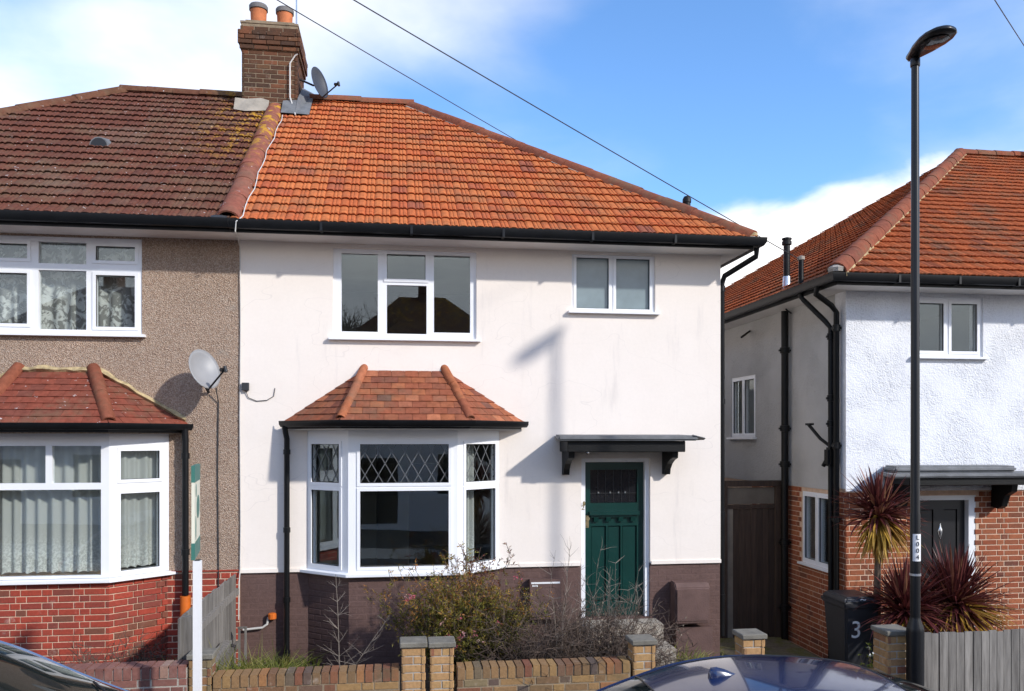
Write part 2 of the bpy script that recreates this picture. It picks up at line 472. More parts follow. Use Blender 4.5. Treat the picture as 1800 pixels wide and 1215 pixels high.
class MB:
    def __init__(s):
        s.v, s.f, s.a = [], [], []
    def add(s, vs, fs, r=0.0):
        b = len(s.v)
        s.v += [tuple(v) for v in vs]
        s.f += [tuple(i + b for i in f) for f in fs]
        s.a += [r] * len(fs)
        return s
    def box(s, x0, x1, y0, y1, z0, z1):
        return s.obox((0, 0), (1, 0), x0, x1, z0, z1, -y1, -y0)
    def obox(s, o, u, s0, s1, z0, z1, d0, d1):
        """box in the frame of a vertical plane: along u, up z, d outwards"""
        n = (u[1], -u[0])
        P = lambda a, z, d: (o[0] + u[0] * a + n[0] * d, o[1] + u[1] * a + n[1] * d, z)
        vs = [P(a, z, d) for d in (d0, d1) for z in (z0, z1) for a in (s0, s1)]
        return s.add(vs, [(4, 5, 7, 6), (1, 0, 2, 3), (0, 4, 6, 2), (5, 1, 3, 7), (6, 7, 3, 2), (0, 1, 5, 4)])
    def slab(s, o, u, rect, holes, d0, d1):
        """rectangle with rectangular holes, d0..d1 thick, no inner faces"""
        n = (u[1], -u[0])
        P = lambda a, z, d: (o[0] + u[0] * a + n[0] * d, o[1] + u[1] * a + n[1] * d, z)
        S = sorted({rect[0], rect[1]} | {h[i] for h in holes for i in (0, 1)})
        Z = sorted({rect[2], rect[3]} | {h[i] for h in holes for i in (2, 3)})
        S = [x for x in S if rect[0] <= x <= rect[1]]
        Z = [x for x in Z if rect[2] <= x <= rect[3]]
        solid = {}
        for i in range(len(S) - 1):
            for j in range(len(Z) - 1):
                ms, mz = (S[i] + S[i + 1]) / 2, (Z[j] + Z[j + 1]) / 2
                solid[i, j] = not any(h[0] < ms < h[1] and h[2] < mz < h[3] for h in holes)
        for (i, j), ok in solid.items():
            if not ok:
                continue
            a0, a1, z0, z1 = S[i], S[i + 1], Z[j], Z[j + 1]
            s.add([P(a0, z0, d1), P(a1, z0, d1), P(a1, z1, d1), P(a0, z1, d1)], [(0, 1, 2, 3)])
            s.add([P(a0, z0, d0), P(a1, z0, d0), P(a1, z1, d0), P(a0, z1, d0)], [(3, 2, 1, 0)])
            for (di, dj, e) in ((-1, 0, ((a0, z1), (a0, z0))), (1, 0, ((a1, z0), (a1, z1))), (0, -1, ((a0, z0), (a1, z0))), (0, 1, ((a1, z1), (a0, z1)))):
                if not solid.get((i + di, j + dj), False):
                    (p, q), (p2, q2) = e
                    s.add([P(p, q, d0), P(p2, q2, d0), P(p2, q2, d1), P(p, q, d1)], [(0, 1, 2, 3)])
        return s
    def tube(s, pts, r, n=8, cap=True, r1=None, rnd=0.0):
        pts = [Vector(p) for p in pts]
        m = len(pts)
        rs = [r + ((r1 if r1 is not None else r) - r) * i / max(1, m - 1) for i in range(m)]
        b = len(s.v)
        prev = None
        for i, p in enumerate(pts):
            t = (pts[min(i + 1, m - 1)] - pts[max(i - 1, 0)])
            t = t.normalized() if t.length > 1e-9 else Vector((0, 0, 1))
            a = prev if prev is not None else (Vector((0, 0, 1)) if abs(t.z) < .9 else Vector((1, 0, 0)))
            x = (a - t * a.dot(t))
            if x.length < 1e-6:
                x = t.orthogonal()
            x.normalize(); prev = x
            y = t.cross(x)
            for k in range(n):
                w = 2 * math.pi * k / n
                s.v.append(tuple(p + (x * math.cos(w) + y * math.sin(w)) * rs[i]))
        nf = 0
        for i in range(m - 1):
            for k in range(n):
                k2 = (k + 1) % n
                s.f.append((b + i * n + k, b + i * n + k2, b + (i + 1) * n + k2, b + (i + 1) * n + k)); nf += 1
        if cap:
            s.f.append(tuple(b + k for k in reversed(range(n)))); s.f.append(tuple(b + (m - 1) * n + k for k in range(n))); nf += 2
        s.a += [rnd] * nf
        return s
    def lathe(s, c, prof, n=20):
        b = len(s.v)
        for (r, z) in prof:
            for k in range(n):
                w = 2 * math.pi * k / n
                s.v.append((c[0] + r * math.cos(w), c[1] + r * math.sin(w), c[2] + z))
        for i in range(len(prof) - 1):
            for k in range(n):
                k2 = (k + 1) % n
                s.f.append((b + i * n + k, b + i * n + k2, b + (i + 1) * n + k2, b + (i + 1) * n + k)); s.a.append(0)
        s.f.append(tuple(b + k for k in reversed(range(n)))); s.f.append(tuple(b + (len(prof) - 1) * n + k for k in range(n))); s.a += [0, 0]
        return s
    def sweep(s, path, prof, closed=True):
        """profile (offset to the right of travel, z) swept along a level path with mitred corners"""
        P = [Vector(p) for p in path]
        b, m = len(s.v), len(prof)
        for i, p in enumerate(P):
            d0 = (P[i] - P[i - 1]).xy.normalized() if i else None
            d1 = (P[i + 1] - P[i]).xy.normalized() if i < len(P) - 1 else None
            d0 = d0 or d1; d1 = d1 or d0
            n0, n1 = Vector((d0.y, -d0.x)), Vector((d1.y, -d1.x))
            nn = (n0 + n1).normalized()
            k = 1 / max(.3, nn.dot(n0))
            for (o, z) in prof:
                s.v.append((p.x + nn.x * o * k, p.y + nn.y * o * k, p.z + z))
        for i in range(len(P) - 1):
            for j in range(m if closed else m - 1):
                j2 = (j + 1) % m
                s.f.append((b + i * m + j, b + (i + 1) * m + j, b + (i + 1) * m + j2, b + i * m + j2)); s.a.append(0)
        if closed:
            s.f.append(tuple(b + j for j in range(m))); s.f.append(tuple(b + (len(P) - 1) * m + j for j in reversed(range(m)))); s.a += [0, 0]
        return s
    def prism(s, poly, vec):
        """convex or simple polygon pushed along vec"""
        n = len(poly)
        vs = [Vector(p) for p in poly] + [Vector(p) + Vector(vec) for p in poly]
        return s.add(vs, [tuple(reversed(range(n))), tuple(range(n, 2 * n))] + [(i, (i + 1) % n, n + (i + 1) % n, n + i) for i in range(n)])
    def mesh(s, name, smooth=False, fix=True):
        me = bpy.data.meshes.new(name)
        me.from_pydata(s.v, [], s.f)
        if any(s.a):
            at = me.attributes.new('rnd', 'FLOAT', 'FACE')
            at.data.foreach_set('value', s.a)
        if fix:
            bm = bmesh.new(); bm.from_mesh(me)
            bmesh.ops.recalc_face_normals(bm, faces=bm.faces)
            bm.to_mesh(me); bm.free()
        if smooth:
            me.polygons.foreach_set('use_smooth', [True] * len(me.polygons))
            if smooth != 'all':
                me.set_sharp_from_angle(angle=rad(38))
        me.update()
        return me
    def build(s, name, mat, parent=None, smooth=False, label=None, fix=True):
        return link(name, s.mesh(name, smooth, fix), MT[mat] if isinstance(mat, str) else mat, parent, label)

def bevel(o, w=.01, seg=2):
    bm = bmesh.new(); bm.from_mesh(o.data)
    bmesh.ops.remove_doubles(bm, verts=bm.verts, dist=1e-5)
    ed = [e for e in bm.edges if len(e.link_faces) == 2 and e.calc_face_angle(0) > .5]
    bmesh.ops.bevel(bm, geom=ed, offset=w, segments=seg, affect='EDGES', clamp_overlap=True)
    bm.to_mesh(o.data); bm.free()
    return o

def text_mesh(body, size, mtx, name, mat, parent=None):
    cu = bpy.data.curves.new(name, 'FONT')
    cu.body = body; cu.size = size; cu.align_x = 'CENTER'; cu.align_y = 'CENTER'; cu.extrude = .0012
    t = bpy.data.objects.new(name, cu); COL.objects.link(t)
    bpy.context.view_layer.update()
    me = bpy.data.meshes.new_from_object(t.evaluated_get(bpy.context.evaluated_depsgraph_get()))
    bpy.data.objects.remove(t)
    me.transform(mtx)
    return link(name, me, MT[mat], parent)

# ---- many alike pieces: the ones that show largest are objects, the rest one mesh
def inframe(p, mrg=30):
    q = proj(p)
    return q is not None and -mrg < q[0] < 1800 + mrg and -mrg < q[1] < 1215 + mrg

_wm = {}
def with_mat(me, mat):
    k = (me.name, mat)
    if k not in _wm:
        c = me.copy()
        c.materials.clear()
        c.materials.append(MT[mat])
        _wm[k] = c
    return _wm[k]

def pieces(name, items, mat, parent, limit=300, rest_name=None):
    """items: (mesh, world matrix)"""
    base = wloc(parent)
    def key(it):
        p = it[1].translation
        q = proj(p)
        return (0 if inframe(p) else 1, q[2] if q else 99)
    items = sorted(items, key=key)
    seen = [i for i in items if inframe(i[1].translation)][:limit]
    rest = items[len(seen):]
    for me, mx in seen:
        me = with_mat(me, mat)
        o = bpy.data.objects.new(name, me)
        COL.objects.link(o)
        o.parent = parent
        m2 = mx.copy(); m2.translation -= base
        o.matrix_basis = m2
    if rest:
        mb = MB()
        for me, mx in rest:
            r = R.random() * .999 + .0005
            mb.add([mx @ v.co for v in me.vertices], [tuple(p.vertices) for p in me.polygons], r)
        o = mb.build(rest_name or name + 's', mat, parent, fix=False)
        o['kind'] = 'stuff'

TILE_PROF = [(0, .001), (.010, .012), (.030, .020), (.070, .021), (.092, .014), (.102, .001), (.112, .013), (.128, .018), (.144, .011), (.150, .010), (.160, .018), (.182, .019), (.198, .008), (.205, .001)]

def tile_mesh(prof, ln, thick, lift, name):
    mb = MB()
    n = len(prof)
    v = [(x, 0, lift + h) for x, h in prof] + [(x, ln, h * .9 + .002) for x, h in prof] + [(x, .004, lift + h - thick) for x, h in prof]
    f = [(i, i + 1, n + i + 1, n + i) for i in range(n - 1)] + [(2 * n + i, 2 * n + i + 1, i + 1, i) for i in range(n - 1)]
    f += [(0, n, 2 * n), (n - 1, 3 * n - 1, 2 * n - 1)]
    mb.add(v, f)
    return mb.mesh(name, fix=False)

T_MAIN = tile_mesh(TILE_PROF, .33, .014, .032, 'interlocking_tile')
T_PLAIN = tile_mesh([(0.002, 0), (.055, .002), (.11, .002), (.163, 0)], .165, .013, .016, 'plain_tile')

def clip_mesh(me, planes):
    bm = bmesh.new(); bm.from_mesh(me)
    for co, no in planes:
        bmesh.ops.bisect_plane(bm, geom=bm.verts[:] + bm.edges[:] + bm.faces[:], plane_co=co, plane_no=no, clear_outer=True)
    if not bm.faces:
        bm.free(); return None
    m = bpy.data.meshes.new(me.name); bm.to_mesh(m); bm.free()
    return m

def tile_plane(poly, me, w, gauge, ln, stagger=0., start=0., lift=.0, jit=.003):
    """poly: convex, first edge is the eave running left to right seen from outside"""
    P = [Vector(p) for p in poly]
    ex = (P[1] - P[0]).normalized()
    nrm = (P[1] - P[0]).cross(P[2] - P[0]).normalized()
    ey = nrm.cross(ex)
    Q = [((p - P[0]).dot(ex), (p - P[0]).dot(ey)) for p in P]
    edges = []
    for i in range(1, len(Q)):
        a, b = Vector(Q[i]), Vector(Q[(i + 1) % len(Q)])
        d = (b - a).normalized()
        edges.append((a, Vector((d.y, -d.x))))          # outward normal of a ccw polygon
    smin, smax, tmax = min(q[0] for q in Q), max(q[0] for q in Q), max(q[1] for q in Q)
    out = []
    j = 0
    while j * gauge < tmax:
        t0 = j * gauge - .02
        s0 = smin - w + start + (stagger * w if j % 2 else 0)
        s0 = s0 % w + math.floor((smin - w) / w) * w
        while s0 < smax:
            cs = [Vector((s0, t0 + .03)), Vector((s0 + w, t0 + .03)), Vector((s0 + w, t0 + ln)), Vector((s0, t0 + ln))]
            planes, drop = [], False
            for a, n in edges:
                ds = [(c - a).dot(n) for c in cs]
                if min(ds) > -.012:
                    drop = True; break
                if max(ds) > 0:
                    planes.append(((a.x - s0, a.y - t0, 0), (n.x, n.y, 0)))
            if not drop:
                m = clip_mesh(me, planes) if planes else me
                if m is not None and len(m.polygons):
                    org = P[0] + ex * s0 + ey * t0 + nrm * (lift + R.uniform(0, jit))
                    mx = Matrix((ex, ey, nrm)).transposed().to_4x4()
                    mx = Matrix.Translation(org) @ mx @ Matrix.Rotation(R.uniform(-.006, .006), 4, 'Z') @ Matrix.Rotation(R.uniform(-.008, .008), 4, 'Y')
                    out.append((m, mx))
            s0 += w
        j += 1
    return out

def half_round(rad_, ln, name, thick=.014, n=9, sag=1.0):
    mb = MB()
    vs = []
    for (r, y) in ((rad_ * 1.05, 0), (rad_, ln)):
        for k in range(n):
            w = math.pi * k / (n - 1)
            vs.append((r * math.cos(w), y, r * sag * math.sin(w)))
    for k in range(n):
        w = math.pi * k / (n - 1)
        vs.append(((rad_ - thick) * math.cos(w), 0, (rad_ - thick) * sag * math.sin(w)))
    f = [(i, i + 1, n + i + 1, n + i) for i in range(n - 1)] + [(2 * n + i, 2 * n + i + 1, i + 1, i) for i in range(n - 1)]
    mb.add(vs, f)
    return mb.mesh(name, smooth=True, fix=False)

def hip_line(a, b, r, ln, me, sink=.03, jit=.006):
    """half round tiles from a (low) to b (high)"""
    a, b = Vector(a), Vector(b)
    d = (b - a).normalized()
    x = d.cross(Vector((0, 0, 1))).normalized()
    z = x.cross(d)
    n = max(1, int(round((b - a).length / ln)))
    st = (b - a).length / n
    out = []
    for i in range(n):
        mx = Matrix((x, d, z)).transposed().to_4x4()
        p = a + d * st * i + z * (R.uniform(-jit, jit) - sink) + x * R.uniform(-jit, jit)
        out.append((me, Matrix.Translation(p) @ mx @ Matrix.Diagonal((1, st * 1.06 / ln, 1, 1)) @ Matrix.Rotation(R.uniform(-.012, .012), 4, 'Z')))
    return out

_br = {}
def brick_mesh(L, h=.065, dep=.03):
    k = (round(L, 2), h)
    if k not in _br:
        L, b = k[0], .005
        vs = [(0, 0, 0), (L, 0, 0), (L, 0, h), (0, 0, h), (0, -dep + b, 0), (L, -dep + b, 0), (L, -dep + b, h), (0, -dep + b, h),
              (b, -dep, b), (L - b, -dep, b), (L - b, -dep, h - b), (b, -dep, h - b)]
        fs = [(8, 9, 10, 11), (4, 5, 9, 8), (5, 6, 10, 9), (6, 7, 11, 10), (7, 4, 8, 11), (0, 1, 5, 4), (1, 2, 6, 5), (2, 3, 7, 6), (3, 0, 4, 7)]
        _br[k] = MB().add(vs, fs).mesh('brick', fix=False)
    return _br[k]

def brick_face(o, u, L, z0, n, bond='flemish', skip=None, jit=.0012, phase=0, h=.065, proud=.0, sink=.0245):
    """bricks on a vertical plane; o = start of the wall line, u = way along; the plane is the mortar face"""
    out = []
    rot = Matrix(((u[0], -u[1], 0), (u[1], u[0], 0), (0, 0, 1))).to_4x4()
    nn = (u[1], -u[0])
    for c in range(n):
        z = z0 + c * (h + .010) + .005
        if bond == 'rowlock':
            seq, s = [.065], 0.0
        elif bond == 'stretcher':
            seq, s = [.215], (-.1125 if (c + phase) % 2 else 0.0)
        elif bond == 'header':
            seq, s = [.1025], (-.056 if (c + phase) % 2 else 0.0)
        else:
            seq, s = ([.215, .1025], 0.0) if (c + phase) % 2 else ([.1025, .215], -.05)
        i = 0
        while s < L - .012:
            l = seq[i % len(seq)]; i += 1
            a, b = max(s, 0.0), min(s + l, L)
            s += l + .010
            if b - a < .02:
                continue
            if skip and skip((a + b) / 2, z + h / 2):
                continue
            p = (o[0] + u[0] * a + nn[0] * (-sink + proud + R.uniform(-jit, jit)), o[1] + u[1] * a + nn[1] * (-sink + proud + R.uniform(-jit, jit)), z)
            ll = round(b - a, 2)
            me = brick_mesh(ll, h)
            out.append((me, Matrix.Translation(p) @ rot @ Matrix.Diagonal(((b - a) / ll, 1, 1, 1)) @ Matrix.Rotation(R.uniform(-.004, .004), 4, 'Y')))
    return out

GUT = [(.0, .0), (.012, -.045), (.045, -.065), (.085, -.062), (.11, -.03), (.114, .012), (.104, .012), (.1, -.025), (.08, -.05), (.047, -.053), (.02, -.038), (.01, .0)]

def window(parent, o, u, rect, panes, glass='glass', depth=(-.07, -.012), sash=True, sill=.07, sillw=.05, name='window', label=None, lead=(), nosash=()):
    """panes: (s0,s1,z0,z1) of the visible glass"""
    fr = MB().slab(o, u, rect, panes, depth[0], depth[1]).build(name, 'upvc', parent, label=label)
    if sash:
        for i, p in enumerate(panes):
            if i in nosash:
                continue
            e = .038
            q = (p[0] - e, p[1] + e, p[2] - e, p[3] + e)
            MB().slab(o, u, q, [p], depth[1] + .001, depth[1] + .012).build('casement', 'upvc', fr)
            MB().slab(o, u, (p[0] - .001, p[1] + .001, p[2] - .001, p[3] + .001), [(p[0] + .005, p[1] - .005, p[2] + .005, p[3] - .005)], depth[1] - .02, depth[1] - .004).build('gasket', 'cartrim', fr)
    for i, p in enumerate(panes):
        d = (depth[0] + depth[1]) / 2
        MB().obox(o, u, p[0] - .004, p[1] + .004, p[2] - .004, p[3] + .004, d - .004, d).build('pane', glass if isinstance(glass, str) else glass[i], fr)
        if i in lead:
            m = MB()
            w, h = p[1] - p[0], p[3] - p[2]
            st = .158
            sl = h / (1.72 * 2) * 2      # run of one diagonal over the whole height
            dd = d + .004
            n = (u[1], -u[0])
            run = h * .58
            k = -int(run / st) - 1
            while k * st < w + run:
                for sg in (1, -1):
                    a0 = k * st
                    pts = [(a0, 0), (a0 + run, h)] if sg > 0 else [(a0 + run, 0), (a0, h)]
                    (xa, za), (xb, zb) = pts
                    # clip to the pane
                    def at(x):
                        return za + (zb - za) * (x - xa) / (xb - xa)
                    lo, hi = max(0, min(xa, xb)), min(w, max(xa, xb))
                    if hi - lo > .005:
                        A, B = Vector((lo, at(lo))), Vector((hi, at(hi)))
                        t = (B - A).normalized(); q = Vector((-t.y, t.x)) * .0036
                        vs = []
                        for dep in (0, .004):
                            for c in (A - q, B - q, B + q, A + q):
                                vs.append((o[0] + u[0] * (p[0] + c.x) + n[0] * (dd + dep), o[1] + u[1] * (p[0] + c.x) + n[1] * (dd + dep), p[2] + c.y))
                        m.add(vs, [(4, 5, 6, 7), (0, 1, 5, 4), (1, 2, 6, 5), (2, 3, 7, 6), (3, 0, 4, 7)])
                k += 1
            m.build('lead_came', 'lead', fr)
    if sill:
        b = MB().obox(o, u, rect[0] - sillw, rect[1] + sillw, rect[2] - .032, rect[2] - .001, depth[0], sill).build('sill', 'upvc', fr)
    return fr

def curtain(name, label, o, u, s0, s1, z0, z1, d, mat, amp=.03, wl_=.11, group=None, seed=0, scallop=.0):
    rr = random.Random(seed)
    n = (u[1], -u[0])
    N, H = int((s1 - s0) / .012), 8
    ph = [rr.uniform(0, 6.28) for _ in range(6)]
    mb = MB()
    vs, fs = [], []
    for j in range(H + 1):
        z = z0 + (z1 - z0) * j / H
        k = 1 - .35 * j / H
        for i in range(N + 1):
            s = s0 + (s1 - s0) * i / N
            dd = amp * k * (math.sin(s / wl_ * 6.28 + ph[0] + .6 * math.sin(s * 7 + ph[1])) + .5 * math.sin(s / wl_ * 3.1 + ph[2]))
            zz = z + (scallop * abs(math.sin(s / .09 * 3.14)) if j == 0 else 0)
            vs.append((o[0] + u[0] * s + n[0] * (d + dd), o[1] + u[1] * s + n[1] * (d + dd), zz))
    for j in range(H):
        for i in range(N):
            a = j * (N + 1) + i
            fs.append((a, a + 1, a + N + 2, a + N + 1))
    mb.add(vs, fs)
    root = mb.build(name, mat, None, smooth='all', fix=False)
    return tag(root, label, 'curtain', group)

# ================================================================== the setting
def gz(x, y):
    """ground level: gardens step down to the house on the right, the street falls the same way"""
    t = min(1, max(0, (x - 3.3) / 1.6))
    t = t * t * (3 - 2 * t)
    g = -.40 * t
    if y < -2.75:
        g = -.17 - .033 * max(-12, min(14, x))
    return g

mb = MB()
XS = [-400, -120, -40, -20, -12] + [-9 + .5 * i for i in range(50)] + [18, 26, 45, 130, 400]
YS = [-400, -120, -60, -40, -30, -24, -20] + [-18 + .75 * i for i in range(20)] + [-2.76, -2.74] + [-2.5 + .5 * i for i in range(30)] + [16, 30, 60, 130, 400]
vs = [(x, y, gz(x, y) - .02 + (.0 if abs(x) > 30 or abs(y) > 30 else R.uniform(-.012, .012))) for y in YS for x in XS]
nx = len(XS)
mb.add(vs, [(j * nx + i, j * nx + i + 1, (j + 1) * nx + i + 1, (j + 1) * nx + i) for j in range(len(YS) - 1) for i in range(nx - 1)])
tag(mb.build('ground', 'soil', smooth='all', fix=False), kind='structure')

def strip(name, y0, y1, up, mat):
    m = MB()
    xs = [-120, -60, -30, -12, -6, 0, 6, 14, 30, 60, 120]
    z = lambda x: -.17 - .033 * max(-12, min(14, x)) + up
    for a, b in zip(xs, xs[1:]):
        m.add([(a, y0, z(a)), (b, y0, z(b)), (b, y1, z(b)), (a, y1, z(a)), (a, y0, z(a) - .3), (b, y0, z(b) - .3), (b, y1, z(b) - .3), (a, y1, z(a) - .3)],
              [(0, 1, 2, 3), (0, 4, 5, 1), (3, 2, 6, 7)])
    return tag(m.build(name, mat, fix=False), kind='structure')
strip('road', -9.8, -4.05, .0, 'asphalt')
strip('kerb', -4.05, -3.92, .115, 'kerb')
strip('pavement', -3.92, -2.82, .11, 'paving')
strip('kerb', -9.93, -9.8, .115, 'kerb')
strip('pavement', -11.6, -9.93, .11, 'paving')

mb = MB()
for i in range(7):
    y = -2.6 + i * .75
    mb.prism([(4.32, y, -.36 - .0), (5.9, y, -.385), (5.9, y + .735, -.385), (4.32, y + .735, -.36)], (0, 0, .045))
tag(mb.build('path', 'pathmix'), kind='structure')

# ================================================================== white rendered house
WH = thing('rendered_house', 'white rendered house with orange tiled hipped roof and brown painted base', 'house', (1.2, 0, 0))
O0, UX = (0, 0), (1, 0)
UPW, SMW, DOORH = (-.79, .99, 3.995, 5.1), (2.22, 3.33, 4.385, 5.12), (2.346, 3.262, 1.12, 2.486)
mb = MB().slab(O0, UX, (-1.90, 4.22, 1.12, 5.24), [UPW, SMW, DOORH, (-1.10, 1.28, 1.12, 2.80)], -.28, 0)
mb.box(3.94, 4.22, .281, 7.8, -.4, 5.24)
mb.box(-1.90, 3.939, 7.52, 7.8, -.4, 5.24)
mb.build('wall', 'render', WH)
for a, b in ((-1.9, -1.14), (1.32, 2.33), (3.275, 4.225)):
    MB().obox(O0, UX, a, b, 1.105, 1.15, -.03, .013).build('drip_bead', 'render', WH)
# interior shell
mb = MB()
mb.box(-1.9, 3.93, .3, 7.5, .30, .42).box(-1.9, 3.93, .3, 7.5, 2.84, 3.0).box(-1.9, 3.93, .3, 7.5, 5.19, 5.22)
mb.box(-1.895, -1.80, .3, 7.5, .43, 5.18).box(1.72, 1.80, .3, 4.1, .43, 5.18)
mb.box(-1.79, .2, 4.1, 4.2, .43, 2.83).box(1.1, 3.9, 4.1, 4.2, .43, 2.83).box(-1.79, 3.9, 3.6, 3.7, 3.01, 5.18).box(.2, 1.1, 4.1, 4.2, 2.3, 2.83)
mb.build('interior', 'interior', WH)
MB().box(-1.3, -.35, 3.55, 4.09, .43, 2.82).build('chimney_breast', 'interior', WH)

# painted brick base
BAYP = [(-1.10, 0), (-.58, -.45), (.72, -.45), (1.28, 0)]
mb = MB().slab(O0, UX, (-1.90, 4.22, -.5, 1.119), [(2.346, 3.262, .415, 1.119)], -.28, -.0195)
ins = [(-1.083, .018), (-.5735, -.4305), (.7135, -.4305), (1.263, .018)]
mb.prism([(x, y, -.3) for x, y in ins], (0, 0, 1.40))
pl = mb.build('plinth', 'darkpaint', WH)
def uvec(a, b):
    d = Vector((b[0] - a[0], b[1] - a[1])); l = d.length
    return (d.x / l, d.y / l), l
bk = []
for a, b, pr in (((-1.9, .03), (-1.07, .03), 0), (BAYP[0], BAYP[1], -.030), (BAYP[1], BAYP[2], -.030), (BAYP[2], BAYP[3], -.030), ((1.25, .03), (2.346, .03), 0), ((3.262, .03), (4.22, .03), 0)):
    u, l = uvec(a, b)
    bk += brick_face(a, u, l, -.015, 15, 'stretcher', proud=pr, jit=.0009, sink=.018)
pieces('brick', bk, 'brick_paint', pl)

# roof
EZ, RZ, RY, EY, EXR, PX = 5.275, 8.45, 3.9, -.45, 4.5, -1.93
ROOFW = [(PX, EY, EZ), (EXR, EY, EZ), (.2, RY, RZ), (PX, RY, RZ)]
mb = MB()
mb.add([(x, y, z - .012) for x, y, z in ROOFW] + [(EXR, 8.25, EZ), (PX, 8.25, EZ)], [(0, 1, 2, 3), (1, 4, 2), (4, 5, 3, 2)])
rf = mb.build('roof', 'tile_main', WH, fix=False)
tl = tile_plane(ROOFW, T_MAIN, .205, .265, .33)
pieces('tile', tl, 'tile_main', rf, 300, 'upper_tiles')
HR = half_round(.115, .45, 'hip_tile', .016)
pieces('hip_tile', hip_line((EXR - .02, EY + .02, EZ + .02), (.2, RY, RZ + .02), .115, .45, HR), 'hip', rf)
pieces('ridge_tile', hip_line((.28, RY, RZ + .03), (-1.5, RY, RZ + .03), .115, .45, HR), 'hip', rf)
mb = MB().sweep([(EXR + .02, EY - .0, EZ), (.2, RY, RZ)], [(-.125, -.02), (-.06, .03), (.06, .03), (.125, -.06)])
mb.build('hip_bedding', 'mortar', rf)
m = MB().lathe((EXR - .05, EY + .05, EZ + .02), [(.02, -.03), (.09, .0), (.10, .05), (.04, .09)], 9)
m.build('hip_end_mortar', 'mortar_y', rf)
MB().box(PX, EXR - .04, -.41, -.001, 5.155, 5.175).box(4.221, EXR - .04, 0, 7.9, 5.156, 5.174).build('soffit', 'soffit', WH)
MB().box(PX, EXR - .02, -.435, -.411, 5.15, 5.265).box(EXR - .04, EXR - .018, -.411, 8, 5.15, 5.265).build('fascia', 'black', WH)
G2 = [(o * 1.05, z * 1.35) for o, z in GUT]
MB().sweep([(PX, -.437, 5.262), (EXR - .005, -.437, 5.262), (EXR - .005, 8.2, 5.262)], G2).build('gutter', 'black', WH, smooth=True)
m = MB()
for x in (-.9, .15, 1.25, 2.35, 3.4):
    m.box(x, x + .03, -.561, -.437, 5.168, 5.266)
m.build('gutter_bracket', 'black', WH)
m = MB().tube([(4.56, -.36, 5.19), (4.56, -.34, 5.08), (4.30, .06, 4.90), (4.275, .09, 4.80), (4.275, .09, .12)], .036, 10)
for z in (4.7, 3.2, 1.7, .6):
    m.lathe((4.275, .09, z), [(.036, 0), (.045, 0), (.045, .07), (.036, .07)], 10)
m.build('downpipe', 'black', WH, smooth=True)
m = MB().tube([(4.3, 1.5, 5.3), (4.3, 1.5, 6.30)], .055, 12).lathe((4.3, 1.5, 6.28), [(.056, 0), (.066, .0), (.066, .05), (.045, .09), (.02, .1)], 12)
m.build('vent_pipe', 'castiron', WH, smooth=True)

# upper windows
w1 = window(WH, O0, UX, UPW, [(-.689, -.244, 4.074, 5.045), (-.132, .348, 4.741, 5.05), (-.132, .362, 4.056, 4.665), (.455, .913, 4.08, 5.055)], depth=(-.10, -.035), nosash=(0, 2, 3), name='window', label='three-light bedroom window with small opening top light')
w2 = window(WH, O0, UX, SMW, [(2.286, 2.714, 4.425, 5.08), (2.812, 3.262, 4.425, 5.08)], glass='frost', depth=(-.10, -.035), name='window', label='small two-pane window of obscured glass')

# bay
u, l = uvec(BAYP[0], BAYP[1]); bw = None
faces = []
bwin = []
u0, l0 = uvec(BAYP[0], BAYP[1]); u1, l1 = uvec(BAYP[1], BAYP[2]); u2, l2 = uvec(BAYP[2], BAYP[3])
for o, u, l, a, b, ld in ((BAYP[0], u0, l0, .075, .545, (0,)), (BAYP[1], u1, l1, .14, 1.19, (0,)), (BAYP[2], u2, l2, .13, .64, (0,))):
    k = window(WH, o, u, (0, l, 1.142, 2.842), [(a, b, 2.212, 2.676), (a, b, 1.215, 2.118)], glass='bayglass', depth=(-.07, -.002), lead=ld, sash=True, nosash=(), sill=0, name='bay_window')
    bwin.append(k)
prof = [(-.07, 1.118), (.055, 1.098), (.065, 1.105), (.065, 1.135), (-.005, 1.146), (-.07, 1.146)]
MB().sweep([(-1.17, .055, 0), (-.58, -.45, 0), (.72, -.45, 0), (1.35, .055, 0)], prof).build('bay_sill', 'upvc', WH)
BE = [(-1.36, -.001), (-.652, -.75), (.854, -.75), (1.575, -.001)]
mb = MB().prism([(BE[0][0] + .03, -.001, 2.845), (BE[1][0] + .02, -.72, 2.845), (BE[2][0] - .02, -.72, 2.845), (BE[3][0] - .03, -.001, 2.845)], (0, 0, .02))
mb.build('bay_soffit', 'soffit', WH)
BZ, BT = 2.955, 3.585
bt = [(-.411, .0, BT), (.597, .0, BT)]
fl = [(x, y, BZ) for x, y in BE]
fl[0] = (BE[0][0], 0, BZ); fl[3] = (BE[3][0], 0, BZ)
mb = MB().add([(x, y, z - .012) for x, y, z in fl + bt], [(0, 1, 4), (1, 2, 5, 4), (2, 3, 5)])
br = mb.build('bay_roof', 'tile_bay', WH, fix=False)
tl = []
for poly in ([fl[1], fl[2], bt[1], bt[0]], [fl[0], fl[1], bt[0]], [fl[2], fl[3], bt[1]]):
    tl += tile_plane(poly, T_PLAIN, .165, .1225, .165, stagger=.5)
pieces('tile', tl, 'tile_bay', br)
HB = half_round(.055, .34, 'hip_tile', .012)
hp = hip_line((fl[1][0] + .0, fl[1][1] + .02, BZ + .03), (bt[0][0], .01, BT + .05), .055, .34, HB, .02, .003) + hip_line((fl[2][0], fl[2][1] + .02, BZ + .03), (bt[1][0], .01, BT + .05), .055, .34, HB, .02, .003)
pieces('hip_tile', hp, 'tile_bay', br)
